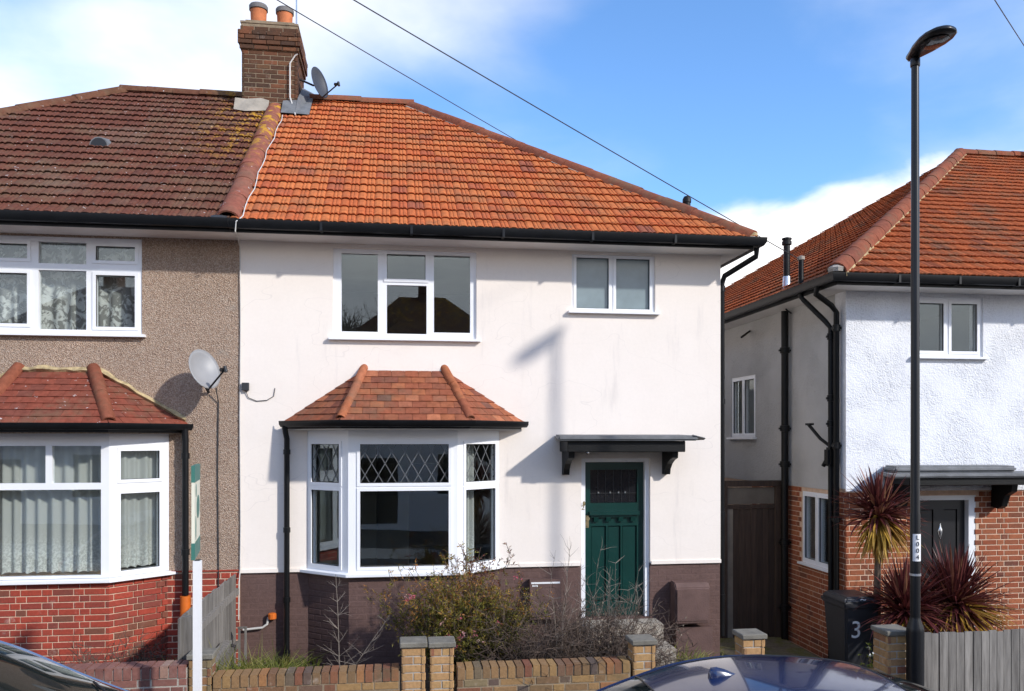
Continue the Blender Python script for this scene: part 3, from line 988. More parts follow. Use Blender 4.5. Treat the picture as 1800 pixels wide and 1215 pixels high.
MB().sweep([(BE[0][0] + .01, .0, 2.945), (BE[1][0], BE[1][1] + .01, 2.945), (BE[2][0], BE[2][1] + .01, 2.945), (BE[3][0] - .01, .0, 2.945)], GUT).build('bay_gutter', 'black', WH, smooth=True)
m = MB().sweep([(BE[0][0] + .02, .0, 2.86), (BE[1][0] + .01, BE[1][1] + .03, 2.86), (BE[2][0] - .01, BE[2][1] + .03, 2.86), (BE[3][0] - .02, .0, 2.86)], [(-.02, 0), (.006, 0), (.006, .085), (-.02, .085)])
m.build('bay_fascia', 'black', WH)
m = MB().tube([(-1.36, -.10, 2.90), (-1.35, -.09, 2.82), (-1.335, -.075, 2.74), (-1.335, -.075, -.02)], .034, 10)
for z in (2.55, 1.6, .75, .1):
    m.lathe((-1.335, -.075, z), [(.034, 0), (.043, 0), (.043, .06), (.034, .06)], 10)
m.build('downpipe', 'black', WH, smooth=True)

curtain('curtain', 'plain white curtain drawn aside in right pane of white bay', BAYP[2], u2, .30, .47, 1.2, 2.75, -.22, 'net', .03, .09, seed=4)

# front door
D0 = .42
fr = MB().slab(O0, UX, (2.346, 3.262, D0, 2.486), [(2.408, 3.206, D0, 2.436)], -.17, -.05).build('door_frame', 'upvc', WH)
leafp = [(2.50, 2.70, .62, 1.60), (2.725, 2.895, .62, 1.60), (2.92, 3.115, .62, 1.60), (2.49, 3.12, 1.90, 2.335)]
door = MB().slab(O0, UX, (2.412, 3.202, D0 + .005, 2.432), leafp, -.165, -.118).build('front_door', 'doorgreen', WH, label='dark green panelled front door with glazed top')
for p in leafp[:3]:
    bevel(MB().obox(O0, UX, p[0] + .004, p[1] - .004, p[2] + .004, p[3] - .004, -.16, -.138).build('door_panel', 'doorgreen', door), .006, 1)
m = MB().obox(O0, UX, 2.47, 3.14, 1.745, 1.79, -.117, -.055).obox(O0, UX, 2.49, 3.12, 1.715, 1.744, -.117, -.085)
m.build('door_shelf', 'doorgreen', door)
for i in range(4):
    x = 2.53 + i * .165
    MB().prism([(x, .1, 1.66), (x, .085, 1.66), (x, .07, 1.714), (x, .117, 1.714)], (.06, 0, 0)).build('dentil', 'doorgreen', door)
gl = MB().obox(O0, UX, 2.492, 3.118, 1.902, 2.333, -.15, -.14).build('door_glass', 'doorglass', door)
m = MB()
for i in range(1, 6):
    x = 2.49 + .63 * i / 6
    m.obox(O0, UX, x - .004, x + .004, 1.905, 2.33, -.139, -.133)
m.obox(O0, UX, 2.495, 3.115, 2.02, 2.03, -.139, -.132)
m.build('lead_came', 'cartrim', door)
for i, x in enumerate((2.60, 2.76, 2.87, 2.96)):
    MB().lathe((x, .13, 2.035), [(.004, -.02), (.014, -.008), (.014, .008), (.004, .02)], 8).build('bullseye', 'chrome', door)
m = MB().tube([(2.446, .117, 1.70), (2.446, .075, 1.70)], .028, 12).tube([(2.446, .118, 1.62), (2.446, .09, 1.62)], .02, 12).obox(O0, UX, 2.422, 2.47, 1.58, 1.74, -.118, -.112)
m.build('door_lock', 'brass', door, smooth=True)
m = MB().lathe((2.377, -.012, 1.905), [(.004, -.03), (.016, -.02), (.018, .0), (.016, .02), (.004, .03)], 10)
m.build('door_bell', 'brass', WH, smooth=True)
text_mesh('2', .085, Matrix.Translation((2.377, .047, 1.845)) @ Matrix.Rotation(rad(90), 4, 'X'), 'house_number', 'brass', WH)
m = MB().box(2.30, 3.33, -.36, -.0335, -.1, .412)
bevel(m.build('doorstep', 'concrete', WH), .02, 2)
bevel(MB().box(2.42, 3.36, -.78, -.362, -.2, .20).build('doorstep', 'concrete', WH), .02, 2)
# canopy
m = MB().prism([(1.99, -.001, 2.73), (1.93, -.58, 2.715), (3.70, -.58, 2.715), (3.66, -.001, 2.73)], (0, 0, .065))
cn = m.build('canopy', 'leadsheet', WH, label='flat door canopy covered in weathered lead')
bevel(cn, .02, 2)
MB().prism([(3.60, -.3, 2.712), (3.80, -.50, 2.725), (3.80, -.56, 2.745), (3.64, -.585, 2.78)], (0, .04, .012)).build('lead_flap', 'leadsheet', cn)
bevel(MB().box(2.06, 3.56, -.50, -.001, 2.575, 2.713).build('canopy_fascia', 'castiron', cn), .008, 1)
for x in (2.09, 3.42):
    pts = [(x, -.001, 2.574), (x, -.42, 2.574), (x, -.41, 2.50), (x, -.30, 2.47), (x, -.20, 2.42), (x, -.13, 2.35), (x, -.11, 2.28), (x, -.001, 2.28)]
    MB().prism(pts, (.075, 0, 0)).build('bracket', 'castiron', cn)
MB().lathe((2.36, -.30, 2.545), [(.012, 0), (.02, .015), (.02, .03)], 8).build('porch_light', 'chrome', cn)

# meter boxes on the base
def meter(x0, x1, z0, z1, dep, lab):
    o = MB().prism([(x0, -.001, z0), (x0, -dep, z0), (x0, -dep, z1 - .06), (x0, -dep * .8, z1), (x0, -.001, z1 + .01)], (x1 - x0, 0, 0)).build('meter_box', 'darkpaint', WH, label=lab)
    bevel(o, .012, 2)
    return o
mbx = meter(3.53, 3.99, .36, .88, .22, 'brown painted meter box beside the door')
MB().obox(O0, UX, 3.55, 3.97, .40, .80, .222, .232).build('meter_door', 'darkpaint', mbx)
MB().box(3.56, 4.05, -.16, -.001, -.3, .30).build('meter_base', 'darkpaint', WH)
mb2 = MB().box(1.66, 2.06, -.09, -.001, .45, .955).build('meter_box', 'darkpaint', WH)
MB().obox(O0, UX, 1.675, 2.045, .90, .922, .0905, .096).build('label_strip', 'whitepaint', mb2)
m = MB()
for i in range(3):
    m.obox(O0, UX, 1.69 + i * .026, 1.708 + i * .026, .865, .885, .0905, .093)
m.build('label_print', 'whitepaint', mb2)
# orange valve and white pipe
m = MB().lathe((-1.515, -.03, .575), [(.035, -.04), (.05, -.03), (.05, .03), (.035, .04)], 10)
v = m.build('valve_cap', 'orange', WH)
MB().tube([(-1.56, -.03, .56), (-1.575, -.03, .48), (-1.63, -.03, .44), (-1.86, -.03, .42)], .014, 8).build('valve_pipe', 'white_cable', WH, smooth=True)
# small black box and stray wire on the wall
bx = MB().box(-1.87, -1.79, -.055, -.001, 3.33, 3.42).build('cable_box', 'cable', WH)
MB().tube([(-1.83, -.02, 3.33), (-1.80, -.012, 3.24), (-1.70, -.01, 3.20), (-1.58, -.01, 3.21), (-1.50, -.01, 3.26), (-1.485, -.008, 3.36)], .0045, 5).build('stray_wire', 'cable', WH)

# ================================================================== pebbledashed house
LH = thing('pebbledash_house', 'brown pebbledashed house with dark red tiled roof and red brick bay', 'house', (-4.6, 0, 0))
LUW = (-4.86, -3.035, 3.985, 5.13)
mb = MB().slab(O0, UX, (-8.0, -1.902, 1.145, 5.24), [LUW, (-5.05, -2.725, 1.145, 2.80)], -.28, 0)
mb.box(-8.0, -7.72, .281, 7.8, -.4, 5.24).box(-7.719, -1.902, 7.52, 7.8, -.4, 5.24)
mb.build('wall', 'pebble', LH)
mb = MB().box(-7.7, -1.99, .3, 7.5, .30, .42).box(-7.7, -1.99, .3, 7.5, 2.84, 3.0).box(-7.7, -1.99, .3, 7.5, 5.19, 5.22).box(-1.989, -1.903, .3, 7.5, .43, 5.18).box(-7.7, -2.0, 3.8, 3.9, .43, 2.83).box(-7.7, -2.0, 3.8, 3.9, 3.01, 5.18)
mb.build('interior', 'interior', LH)
LB = [(-5.05, 0), (-4.53, -.47), (-3.25, -.47), (-2.725, 0)]
mb = MB().box(-8.0, -1.902, .004, .28, -.4, 1.144)
li = [(-5.03, .02), (-4.522, -.455), (-3.258, -.455), (-2.745, .02)]
mb.prism([(x, y, -.3) for x, y in li], (0, 0, 1.425))
bb = mb.build('brick_base', 'mortar_l', LH)
bk = []
for a, b, pr, n in ((LB[0], LB[1], -.012, 15), (LB[1], LB[2], -.012, 15), (LB[2], LB[3], -.012, 15), ((-2.745, .004), (-1.905, .004), 0, 15)):
    u, l = uvec(a, b)
    bk += brick_face(a, u, l, -.01, n, 'flemish', proud=pr)
pieces('brick', bk, 'brick_red', bb, 300)
MB().box(-2.70, -1.91, -.014, -.001, 1.132, 1.15).build('drip_bead', 'brick_red', LH)
# roof
ROOFL = [(-8.75, EY, EZ), (PX - .004, EY, EZ), (PX - .004, RY, RZ - .02), (-4.43, RY, RZ - .02)]
mb = MB().add([(x, y, z - .012) for x, y, z in ROOFL] + [(PX - .004, 8.25, EZ), (-8.75, 8.25, EZ)], [(0, 1, 2, 3), (2, 4, 5, 3), (0, 3, 5)])
rl = mb.build('roof', 'tile_left', LH, fix=False)
tl = tile_plane(ROOFL, T_MAIN, .205, .265, .33, start=.07)
pieces('tile', tl, 'tile_left', rl, 300, 'upper_tiles')
pieces('hip_tile', hip_line((-8.73, EY + .02, EZ + .02), (-4.43, RY, RZ), .115, .45, HR), 'ridge_left', rl)
pieces('ridge_tile', hip_line((-4.5, RY, RZ + .0), (-2.4, RY, RZ + .0), .115, .45, HR), 'ridge_left', rl)
PC = half_round(.125, .62, 'party_tile', .02, sag=.75)
dz = (RZ - EZ) / (RY - EY)
pieces('party_tile', hip_line((PX - .02, EY + .0, EZ + .03), (PX - .02, 3.33, EZ + dz * 3.78 + .03), .125, .62, PC, .0), 'hip_left', rl)
m = MB().lathe((PX - .12, EY + .06, EZ + .0), [(.16, -.06), (.17, .0), (.12, .05), (.03, .07)], 10)
m.build('party_end_mortar', 'cable', rl)
MB().box(-8.65, PX - .003, -.41, -.001, 5.155, 5.175).build('soffit', 'soffit', LH)
MB().box(-8.7, PX - .003, -.435, -.411, 5.15, 5.265).build('fascia', 'black', LH)
MB().sweep([(-8.75, -.437, 5.268), (PX - .003, -.437, 5.268)], G2).build('gutter', 'black', LH, smooth=True)
# roof vent
vx, vy = -4.02, 1.52
vz = EZ + dz * (vy - EY)
m = MB()
pr = []
for k in range(9):
    w = math.pi * k / 8
    pr.append((.125 * math.cos(w), .13 * math.sin(w)))
sv = [(vx + a, vy - .05, vz + b) for a, b in pr] + [(vx + a * .98, vy + .26, vz + .10 + b * .85) for a, b in pr]
m.add(sv, [(i, i + 1, 10 + i, 9 + i) for i in range(8)] + [tuple(range(8, -1, -1))])
rv = m.build('roof_vent', 'leadsheet', rl)
MB().add([(vx + a * .86, vy - .054, vz + b * .84 + .006) for a, b in pr], [tuple(range(8, -1, -1))]).build('louvre', 'cartrim', rl, fix=False)
# windows
lp = [(-4.78, -4.32, 4.865, 5.035), (-4.78, -4.32, 4.095, 4.69), (-4.197, -3.666, 4.815, 5.07), (-4.197, -3.666, 4.035, 4.735), (-3.557, -3.115, 4.865, 5.035), (-3.557, -3.115, 4.075, 4.69)]
window(LH, O0, UX, LUW, lp, depth=(-.09, -.012), nosash=(2, 3), label='six-pane bedroom window with lace curtains')
curtain('lace_curtain', 'white floral lace curtain in upstairs window of pebbledashed house', (-4.85, 0), UX, 0, 1.8, 4.0, 5.12, -.2, 'lace', .022, .16, seed=3)
v0, m0 = uvec(LB[0], LB[1]); v1, m1 = uvec(LB[1], LB[2]); v2, m2 = uvec(LB[2], LB[3])
window(LH, LB[0], v0, (0, m0, 1.16, 2.80), [(.12, .58, 2.27, 2.60), (.12, .58, 1.22, 2.11)], 'bayglass', depth=(-.07, -.002), sill=0, name='bay_window')
window(LH, LB[1], v1, (0, m1, 1.16, 2.80), [(.09, .60, 2.24, 2.66), (.67, 1.19, 2.24, 2.66), (.09, 1.19, 1.19, 2.165)], 'bayglass', depth=(-.07, -.002), sill=0, name='bay_window', nosash=(0, 1, 2))
window(LH, LB[2], v2, (0, m2, 1.16, 2.80), [(.125, .585, 2.27, 2.60), (.125, .585, 1.22, 2.11)], 'bayglass', depth=(-.07, -.002), sill=0, name='bay_window')
MB().sweep([(-5.12, .06, 0), (-4.53, -.47, 0), (-3.25, -.47, 0), (-2.64, .075, 0)], [(o, z + .008) for o, z in prof]).build('bay_sill', 'upvc', LH)
MB().sweep([(-5.05, .0, 0), (-4.53, -.47, 0), (-3.25, -.47, 0), (-2.725, .0, 0)], [(-.05, 2.80), (.03, 2.80), (.03, 2.825), (-.05, 2.83)]).build('bay_head_trim', 'upvc', LH)
curtain('net_curtain', 'white pleated net curtain in front window of red brick bay', LB[1], v1, .03, 1.25, 1.2, 2.72, -.16, 'net', .034, .135, 'net curtains in the red brick bay', 5, .02)
curtain('net_curtain', 'white pleated net curtain in angled side window of red brick bay', LB[2], v2, .06, .64, 1.22, 2.70, -.14, 'net', .028, .12, 'net curtains in the red brick bay', 8, .02)
# bay roof
LE = [(-5.30, 0), (-4.60, -.75), (-3.17, -.75), (-2.50, 0)]
LZ, LT = 2.915, 3.535
lf = [(x, y, LZ) for x, y in LE]; lt = [(-4.42, 0, LT), (-3.57, 0, LT)]
lbr = MB().add([(x, y, z - .012) for x, y, z in lf + lt], [(0, 1, 4), (1, 2, 5, 4), (2, 3, 5)]).build('bay_roof', 'tile_bayl', LH, fix=False)
tl = []
for poly in ([lf[1], lf[2], lt[1], lt[0]], [lf[0], lf[1], lt[0]], [lf[2], lf[3], lt[1]]):
    tl += tile_plane(poly, T_PLAIN, .165, .12, .165, stagger=.5)
pieces('tile', tl, 'tile_bayl', lbr)
HL = half_round(.075, .45, 'hip_tile', .014)
pieces('hip_tile', hip_line((lf[1][0], lf[1][1] + .03, LZ + .03), (lt[0][0], -.01, LT + .05), .075, .45, HL, .03, .003) + hip_line((lf[2][0], lf[2][1] + .03, LZ + .03), (lt[1][0], -.01, LT + .05), .075, .45, HL, .03, .003), 'hip', lbr)
m = MB()
def fillet(m, a, b, w=.05):
    a, b = Vector(a), Vector(b)
    n = 9
    P = [a.lerp(b, i / n) + Vector((0, 0, R.uniform(-.012, .012))) for i in range(n + 1)]
    vs = []
    for p in P:
        k = w * R.uniform(.7, 1.3)
        vs += [(p.x, -.001, p.z + k), (p.x, -k, p.z + .01), (p.x, -.001, p.z - .03)]
    m.add(vs, [(3 * i + j, 3 * i + (j + 1) % 3, 3 * i + 3 + (j + 1) % 3, 3 * i + 3 + j) for i in range(n) for j in range(3)])
fillet(m, (lt[0][0] + .05, 0, LT + .01), (lt[1][0] - .05, 0, LT + .01)); fillet(m, (lt[1][0] + .05, 0, LT + .02), (lf[3][0] - .03, 0, LZ + .04)); fillet(m, (lf[0][0], 0, LZ + .04), (lt[0][0] - .05, 0, LT + .02))
m.build('mortar_fillet', 'mortar_y', lbr)
MB().prism([(LE[0][0] + .03, -.001, 2.80), (LE[1][0] + .02, -.72, 2.80), (LE[2][0] - .02, -.72, 2.80), (LE[3][0] - .03, -.001, 2.80)], (0, 0, .02)).build('bay_soffit', 'pebble', LH)
MB().sweep([(LE[0][0] + .01, 0, 2.905), (LE[1][0], -.74, 2.905), (LE[2][0], -.74, 2.905), (LE[3][0] - .01, 0, 2.905)], GUT).build('bay_gutter', 'black', LH, smooth=True)
MB().sweep([(LE[0][0] + .02, 0, 2.81), (LE[1][0] + .01, -.72, 2.81), (LE[2][0] - .01, -.72, 2.81), (LE[3][0] - .02, 0, 2.81)], [(-.02, 0), (.006, 0), (.006, .09), (-.02, .09)]).build('bay_fascia', 'black', LH)
m = MB().tube([(-2.52, -.10, 2.86), (-2.515, -.09, 2.75), (-2.515, -.085, .87)], .04, 10)
for z in (2.5, 1.35):
    m.lathe((-2.515, -.085, z), [(.04, 0), (.05, 0), (.05, .07), (.04, .07)], 10)
m.build('downpipe', 'black', LH, smooth=True)
MB().tube([(-2.515, -.085, .86), (-2.515, -.085, .44)], .062, 12).build('pipe_guard', 'orange', LH, smooth=True, label='orange sleeve round the foot of the black downpipe')
MB().tube([(-2.515, -.085, .44), (-2.515, -.085, -.1)], .045, 12).build('pipe_foot', 'pipe_shaded', LH, smooth=True)
# black wire down the wall from the dish
MB().tube([(-2.16, -.10, 3.35), (-2.15, -.012, 3.18), (-2.16, -.01, 2.4), (-2.15, -.01, 1.2), (-2.15, -.012, .5)], .007, 5).build('dish_wire', 'cable', LH)

# ---- shared chimney
CX0, CX1, CY0, CY1 = -2.48, -1.61, 3.32, 4.36
ch = MB().box(CX0 + .012, CX1 - .012, CY0 + .012, CY1 - .012, 7.6, 9.16).build('chimney', 'mortar_d', WH, label='tall sooty brown brick chimney stack')
MB().box(CX0 - .008, CX1 + .008, CY0 - .008, CY1 + .008, 9.0, 9.42).build('chimney_head', 'mortar_d', ch)
bk = brick_face((CX0, CY0 + .012), (1, 0), CX1 - CX0, 7.80, 16, 'stretcher')
bk += brick_face((CX1 - .012, CY0), (0, 1), CY1 - CY0, 7.80, 16, 'stretcher', phase=1)
bk += brick_face((CX0 + .012, CY1), (0, -1), CY1 - CY0, 7.80, 16, 'stretcher', phase=1)
for e, z0, n in ((.03, 9.0, 1), (.055, 9.075, 3), (.02, 9.30, 1)):
    bk += brick_face((CX0 - e, CY0 - e + .012), (1, 0), CX1 - CX0 + 2 * e, z0, n, 'stretcher', jit=.004)
    bk += brick_face((CX1 + e - .012, CY0 - e), (0, 1), CY1 - CY0 + 2 * e, z0, n, 'stretcher', jit=.004)
    bk += brick_face((CX0 - e + .012, CY1 + e), (0, -1), CY1 - CY0 + 2 * e, z0, n, 'stretcher', jit=.004)
pieces('brick', bk, 'brick_chim', ch, 300)
MB().prism([(CX0 - .02, CY0 - .02, 9.42), (CX1 + .02, CY0 - .02, 9.42), (CX1 + .02, CY1 + .02, 9.42), (CX0 - .02, CY1 + .02, 9.42)], (0, 0, .03)).prism([(CX0 + .05, CY0 + .05, 9.45), (CX1 - .05, CY0 + .05, 9.45), (CX1 - .05, CY1 - .05, 9.45), (CX0 + .05, CY1 - .05, 9.45)], (0, 0, .05)).build('flaunching', 'mortar_d', ch)
PT = [(.12, 0), (.125, .02), (.118, .05), (.128, .20), (.132, .30), (.150, .31), (.153, .37), (.140, .39), (.115, .39), (.11, .25)]
for x, y, z, sc in ((-2.265, 3.62, 9.47, 1.0), (-1.845, 3.62, 9.45, .97)):
    p = MB().lathe((x, y, z), [(r * sc, h * sc) for r, h in PT[:5]], 18).build('chimney_pot', 'terracotta', ch, smooth=True)
    MB().lathe((x, y, z), [(r * sc, h * sc) for r, h in PT[4:]], 18).build('pot_rim', 'potlead', p, smooth=True)
m = MB()
zf = lambda y: EZ + dz * (y - EY)
m.add([(CX1 + .0, 3.02, zf(3.02) + .085), (CX1 + .22, 3.02, zf(3.02) + .08), (CX1 + .20, 4.0, RZ + .17), (CX1 + .01, 4.0, RZ + .26), (CX1 + .01, 3.31, zf(3.31) + .24), (PX + .1, 3.02, zf(3.02) + .09), (PX + .1, 3.30, zf(3.31) + .18), (CX1 + .01, 3.30, zf(3.31) + .20)],
      [(0, 1, 2, 4), (4, 2, 3), (5, 0, 7, 6)])
m.build('lead_flashing', 'leadsheet', ch, fix=False)
m = MB()
fil = [(-2.58, 3.18), (-2.40, 3.12), (-2.18, 3.16), (-2.05, 3.2)]
m.add([(x, y, zf(y) + .05) for x, y in fil] + [(x, 3.31, zf(3.31) + .16 + R.uniform(0, .05)) for x, y in fil], [(i, i + 1, 5 + i, 4 + i) for i in range(3)])
m.build('mortar_fillet', 'concrete', ch, fix=False)

# ================================================================== right-hand house
RH = thing('roughcast_house', 'white roughcast house with brick ground floor and black door on the right', 'house', (9, 0, -.42))
RX = 5.99
RUW = (6.985, 8.02, 3.865, 4.685)
RD = (7.0, 7.92, -.42, 1.96)
mb = MB().slab(O0, UX, (RX, 14.5, 2.06, 4.82), [RUW, (9.6, 11.6, 3.7, 4.685)], -.28, 0)
SO, SU = (RX, 12.0), (0, -1)                       # side wall: s = 12 - y
SUP, SLO = (12 - 3.87, 12 - 2.84, 2.76, 3.83), (12 - 1.235, 12 - .35, .90, 1.96)
MB().slab(SO, SU, (0, 11.719, 2.02, 4.82), [SUP], -.28, 0).build('side_wall', 'rough_shaded', RH)
mb.box(14.22, 14.5, .281, 12, -.6, 4.82).box(RX, 14.219, 12.001, 12.25, -.6, 4.82)
mb.build('wall', 'rough', RH)
mb = MB().slab(O0, UX, (RX + .012, 14.49, -.6, 2.059), [RD, (9.4, 11.8, .5, 2.0)], -.28, -.014)
mb.slab((RX + .014, 12.0), SU, (0, 11.71, -.6, 2.019), [SLO], -.265, 0)
rb = mb.build('brick_base', 'mortar_l', RH)
MB().box(RX - .006, 14.5, -.008, .0, 2.03, 2.075).build('drip_bead', 'rough', RH)
sk = lambda a, z: (RD[0] - .0 < RX + a < RD[1] + .0 and z < RD[3] + .02) or (9.4 < RX + a < 11.8 and .5 < z < 2.0)
bk = brick_face((RX, .014), UX, 4.2, -.46, 33, 'flemish', sk)
bk2 = brick_face((RX + .014, 3.0), SU, 3.0 - .004, -.46, 33, 'flemish', lambda a, z: SLO[0] - .02 < a + 9 < SLO[1] + .02 and SLO[2] - .02 < z < SLO[3] + .02)
pieces('brick', bk + bk2, 'brick_right', rb, 300)
mb = MB().box(6.3, 14.2, .3, 11.9, -.5, -.42).box(6.3, 14.2, .3, 11.9, 2.1, 2.3).box(6.3, 14.2, .3, 11.9, 4.74, 4.78).box(6.3, 14.2, 3.8, 3.9, -.4, 4.7).box(8.6, 8.7, .3, 3.7, -.4, 4.7)
mb.build('interior', 'interior', RH)
# roof
RE0, RT = 5.6, 6.6
rez, rrz = 4.865, 8.95
RF = [(RE0, -.45, rez), (15.6, -.45, rez), (15.6, -.45 + RT, rrz), (RE0 + RT, -.45 + RT, rrz)]
RS = [(RE0, -.45 + 2 * RT, rez), (RE0, -.45, rez), (RE0 + RT, -.45 + RT, rrz)]
mb = MB().add([(x, y, z - .012) for x, y, z in RF + RS[:1] + [(15.6, -.45 + 2 * RT, rez)]], [(0, 1, 2, 3), (4, 0, 3), (5, 4, 3, 2)])
rr = mb.build('roof', 'tile_right', RH, fix=False)
pieces('tile', tile_plane(RF, T_MAIN, .205, .265, .33), 'tile_right', rr, 300, 'upper_tiles')
MBs = MB()
for me, mx in tile_plane(RS, T_MAIN, .205, .265, .33):
    MBs.add([mx @ v.co for v in me.vertices], [tuple(p.vertices) for p in me.polygons], R.random() * .999)
tag(MBs.build('side_tiles', 'tile_right', rr, fix=False), kind='stuff')
HR2 = half_round(.135, .45, 'hip_tile', .016)
ha, hb = (RE0 - .02, -.47, rez + .02), (RE0 + RT, -.45 + RT, rrz + .03)
pieces('hip_tile', hip_line(ha, hb, .135, .45, HR2, .02, .004), 'hip', rr)
pieces('ridge_tile', hip_line((RE0 + RT - .08, -.45 + RT, rrz + .03), (15.6, -.45 + RT, rrz + .03), .13, .45, HR2), 'hip', rr)
# pale bedding mortar squeezed out along the hip
d = (Vector(hb) - Vector(ha)).normalized(); xs = d.cross(Vector((0, 0, 1))).normalized()
m = MB()
prev = None
for i in range(41):
    p = Vector(ha).lerp(Vector(hb), i / 40)
    k, w = R.uniform(.0, .025), R.uniform(.03, .055)
    q = [p + xs * (.11) + Vector((0, 0, .02)), p + xs * (.122 + k * .4) + Vector((0, 0, -.01)), p + xs * (.122 + w * .3) + Vector((0, 0, -.07))]
    if prev:
        m.add(prev + q, [(0, 3, 4, 1), (1, 4, 5, 2)])
    prev = q
m.build('hip_bedding', 'mortar_y', rr, fix=False)
MB().lathe((RE0 + .0, -.45, rez + .02), [(.03, -.03), (.10, .0), (.115, .05), (.05, .10)], 10).build('hip_end_mortar', 'mortar', rr)
MB().box(RE0 + .03, 15.5, -.41, -.001, 4.735, 4.755).box(RE0 + .03, RX - .001, .0, 12.7, 4.736, 4.754).build('soffit', 'soffit', RH)
MB().box(RE0 + .02, 15.5, -.432, -.411, 4.73, 4.85).box(RE0 + .012, RE0 + .029, -.411, 12.7, 4.73, 4.85).build('fascia', 'black', RH)
MB().sweep([(RE0 + .01, 12.7, 4.85), (RE0 + .01, -.437, 4.85), (15.5, -.437, 4.85)], G2).build('gutter', 'black', RH, smooth=True)
m = MB()
for x in (6.4, 7.25, 8.1, 9.0):
    m.box(x, x + .03, -.561, -.437, 4.756, 4.854)
m.build('gutter_bracket', 'black', RH)
window(RH, O0, UX, RUW, [(7.055, 7.44, 3.945, 4.60), (7.555, 7.945, 3.945, 4.60)], 'glass', depth=(-.10, -.03), label='two-pane upstairs window with leaded dark glass')
window(RH, O0, UX, (9.6, 11.6, 3.7, 4.685), [(9.7, 10.2, 3.8, 4.6), (10.3, 10.9, 3.8, 4.6), (11.0, 11.5, 3.8, 4.6)], 'glass', depth=(-.10, -.03))
window(RH, O0, UX, (9.4, 11.8, .5, 2.0), [(9.5, 10.2, .6, 1.9), (10.3, 10.9, .6, 1.9), (11.0, 11.7, .6, 1.9)], 'glass', depth=(-.10, -.03))
def inset(r, n, e=.07, g=.09):
    w = (r[1] - r[0] - 2 * e - (n - 1) * g) / n
    return [(r[0] + e + i * (w + g), r[0] + e + i * (w + g) + w, r[2] + e, r[3] - e) for i in range(n)]
window(RH, SO, SU, SUP, inset(SUP, 2), 'glass', depth=(-.09, -.02), label='small two-pane landing window on the shaded side wall')
window(RH, (RX + .014, 12.0), SU, SLO, inset(SLO, 2), 'glass', depth=(-.09, -.005), sill=.06, label='two-pane side window set in brickwork')
# door
fr = MB().slab(O0, UX, RD, [(7.06, 7.815, -.42, 1.895)], -.16, -.02).build('door_frame', 'upvc', RH)
pn = [(7.16, 7.34, .2, 1.76), (7.50, 7.70, .2, 1.76)]
dr = MB().slab(O0, UX, (7.062, 7.812, -.41, 1.893), pn, -.155, -.10).build('front_door', 'doorblack', RH, label='black composite door with two long panels')
for p in pn:
    bevel(MB().obox(O0, UX, p[0] + .004, p[1] - .004, p[2] + .004, p[3] - .004, -.15, -.115).build('door_panel', 'doorblack', dr), .008, 1)
kn = MB().lathe((7.443, .092, 1.46), [(.004, -.11), (.012, -.08), (.022, -.06), (.032, -.02), (.034, .0), (.03, .03), (.014, .055), (.008, .09), (.003, .11)], 12)
for i, v in enumerate(kn.v):
    kn.v[i] = (v[0], .096 + (v[1] - .092) * .5, v[2])
kn.build('door_knocker', 'chrome', dr, smooth=True)
MB().box(6.95, 7.98, -.35, -.001, -.6, -.43).build('doorstep', 'concrete', RH)
# canopy
m = MB().prism([(6.45, -.001, 2.245), (6.24, -.62, 2.235), (8.72, -.62, 2.235), (8.60, -.001, 2.245)], (0, 0, .05))
cn = bevel(m.build('canopy', 'leadsheet', RH, label='lead covered flat canopy over the black door'), .018, 2)
bevel(MB().prism([(6.52, -.002, 2.297), (6.44, -.40, 2.292), (8.22, -.40, 2.292), (8.22, -.002, 2.297)], (0, 0, .085)).build('lead_roll', 'leadsheet', cn), .03, 3)
bevel(MB().box(6.55, 8.50, -.56, -.001, 2.13, 2.234).build('canopy_fascia', 'castiron', cn), .01, 1)
for x in (6.66, 8.14):
    MB().prism([(x, -.001, 2.129), (x, -.40, 2.129), (x, -.38, 2.03), (x, -.26, 1.97), (x, -.20, 1.82), (x, -.12, 1.78), (x, -.001, 1.80)], (.085, 0, 0)).build('bracket', 'castiron', cn)
# pipes on the side wall
def pipe(name, pts, r, joints=(), mat='castiron', lab=None):
    m = MB().tube(pts, r, 12)
    for (x, y, z) in joints:
        m.lathe((x, y, z), [(r, 0), (r * 1.35, .005), (r * 1.35, .09), (r, .095)], 12)
        m.box(x - r * 1.7, x + r * 1.7, y - .02, y + .02, z + .03, z + .06)
    return m.build(name, mat, RH, smooth=True, label=lab)
pipe('soil_pipe', [(5.90, 1.59, 4.70), (5.90, 1.59, -.42)], .055, [(5.90, 1.59, z) for z in (4.05, 2.85, 2.30, 1.1, .1)], lab='thick black iron soil pipe on the side wall')
MB().tube([(5.97, 1.53, 4.66), (5.80, 1.35, 4.69)], .012, 6).build('pipe_bracket', 'castiron', RH)
pipe('downpipe', [(5.56, -.05, 4.80), (5.56, .0, 4.68), (5.82, .08, 4.55), (5.92, .12, 4.46), (5.92, .12, -.42)], .038, [(5.92, .12, z) for z in (4.2, 2.6, 1.6, .4)])
pipe('waste_pipe', [(5.60, .49, 5.26), (5.60, .49, 4.72), (5.64, .46, 4.66), (5.86, .30, 4.36), (5.91, .25, 4.26), (5.91, .25, -.42)], .036, [(5.91, .25, z) for z in (4.1, 3.25, 2.9, 2.45)])
MB().lathe((5.60, .49, 5.24), [(.036, 0), (.048, .005), (.05, .05), (.02, .06)], 10).build('vent_cap', 'concrete', RH)
m = MB().tube([(5.93, .26, 2.62), (5.86, .44, 2.74), (5.80, .66, 2.94)], .024, 8).box(5.78, 5.85, .60, .72, 2.93, 2.96).tube([(5.9, .28, 2.50), (5.86, .36, 2.36)], .03, 8)
m.build('wall_bracket', 'castiron', RH, smooth=True)
m = MB().box(5.84, 5.97, .17, .33, 2.36, 2.62)
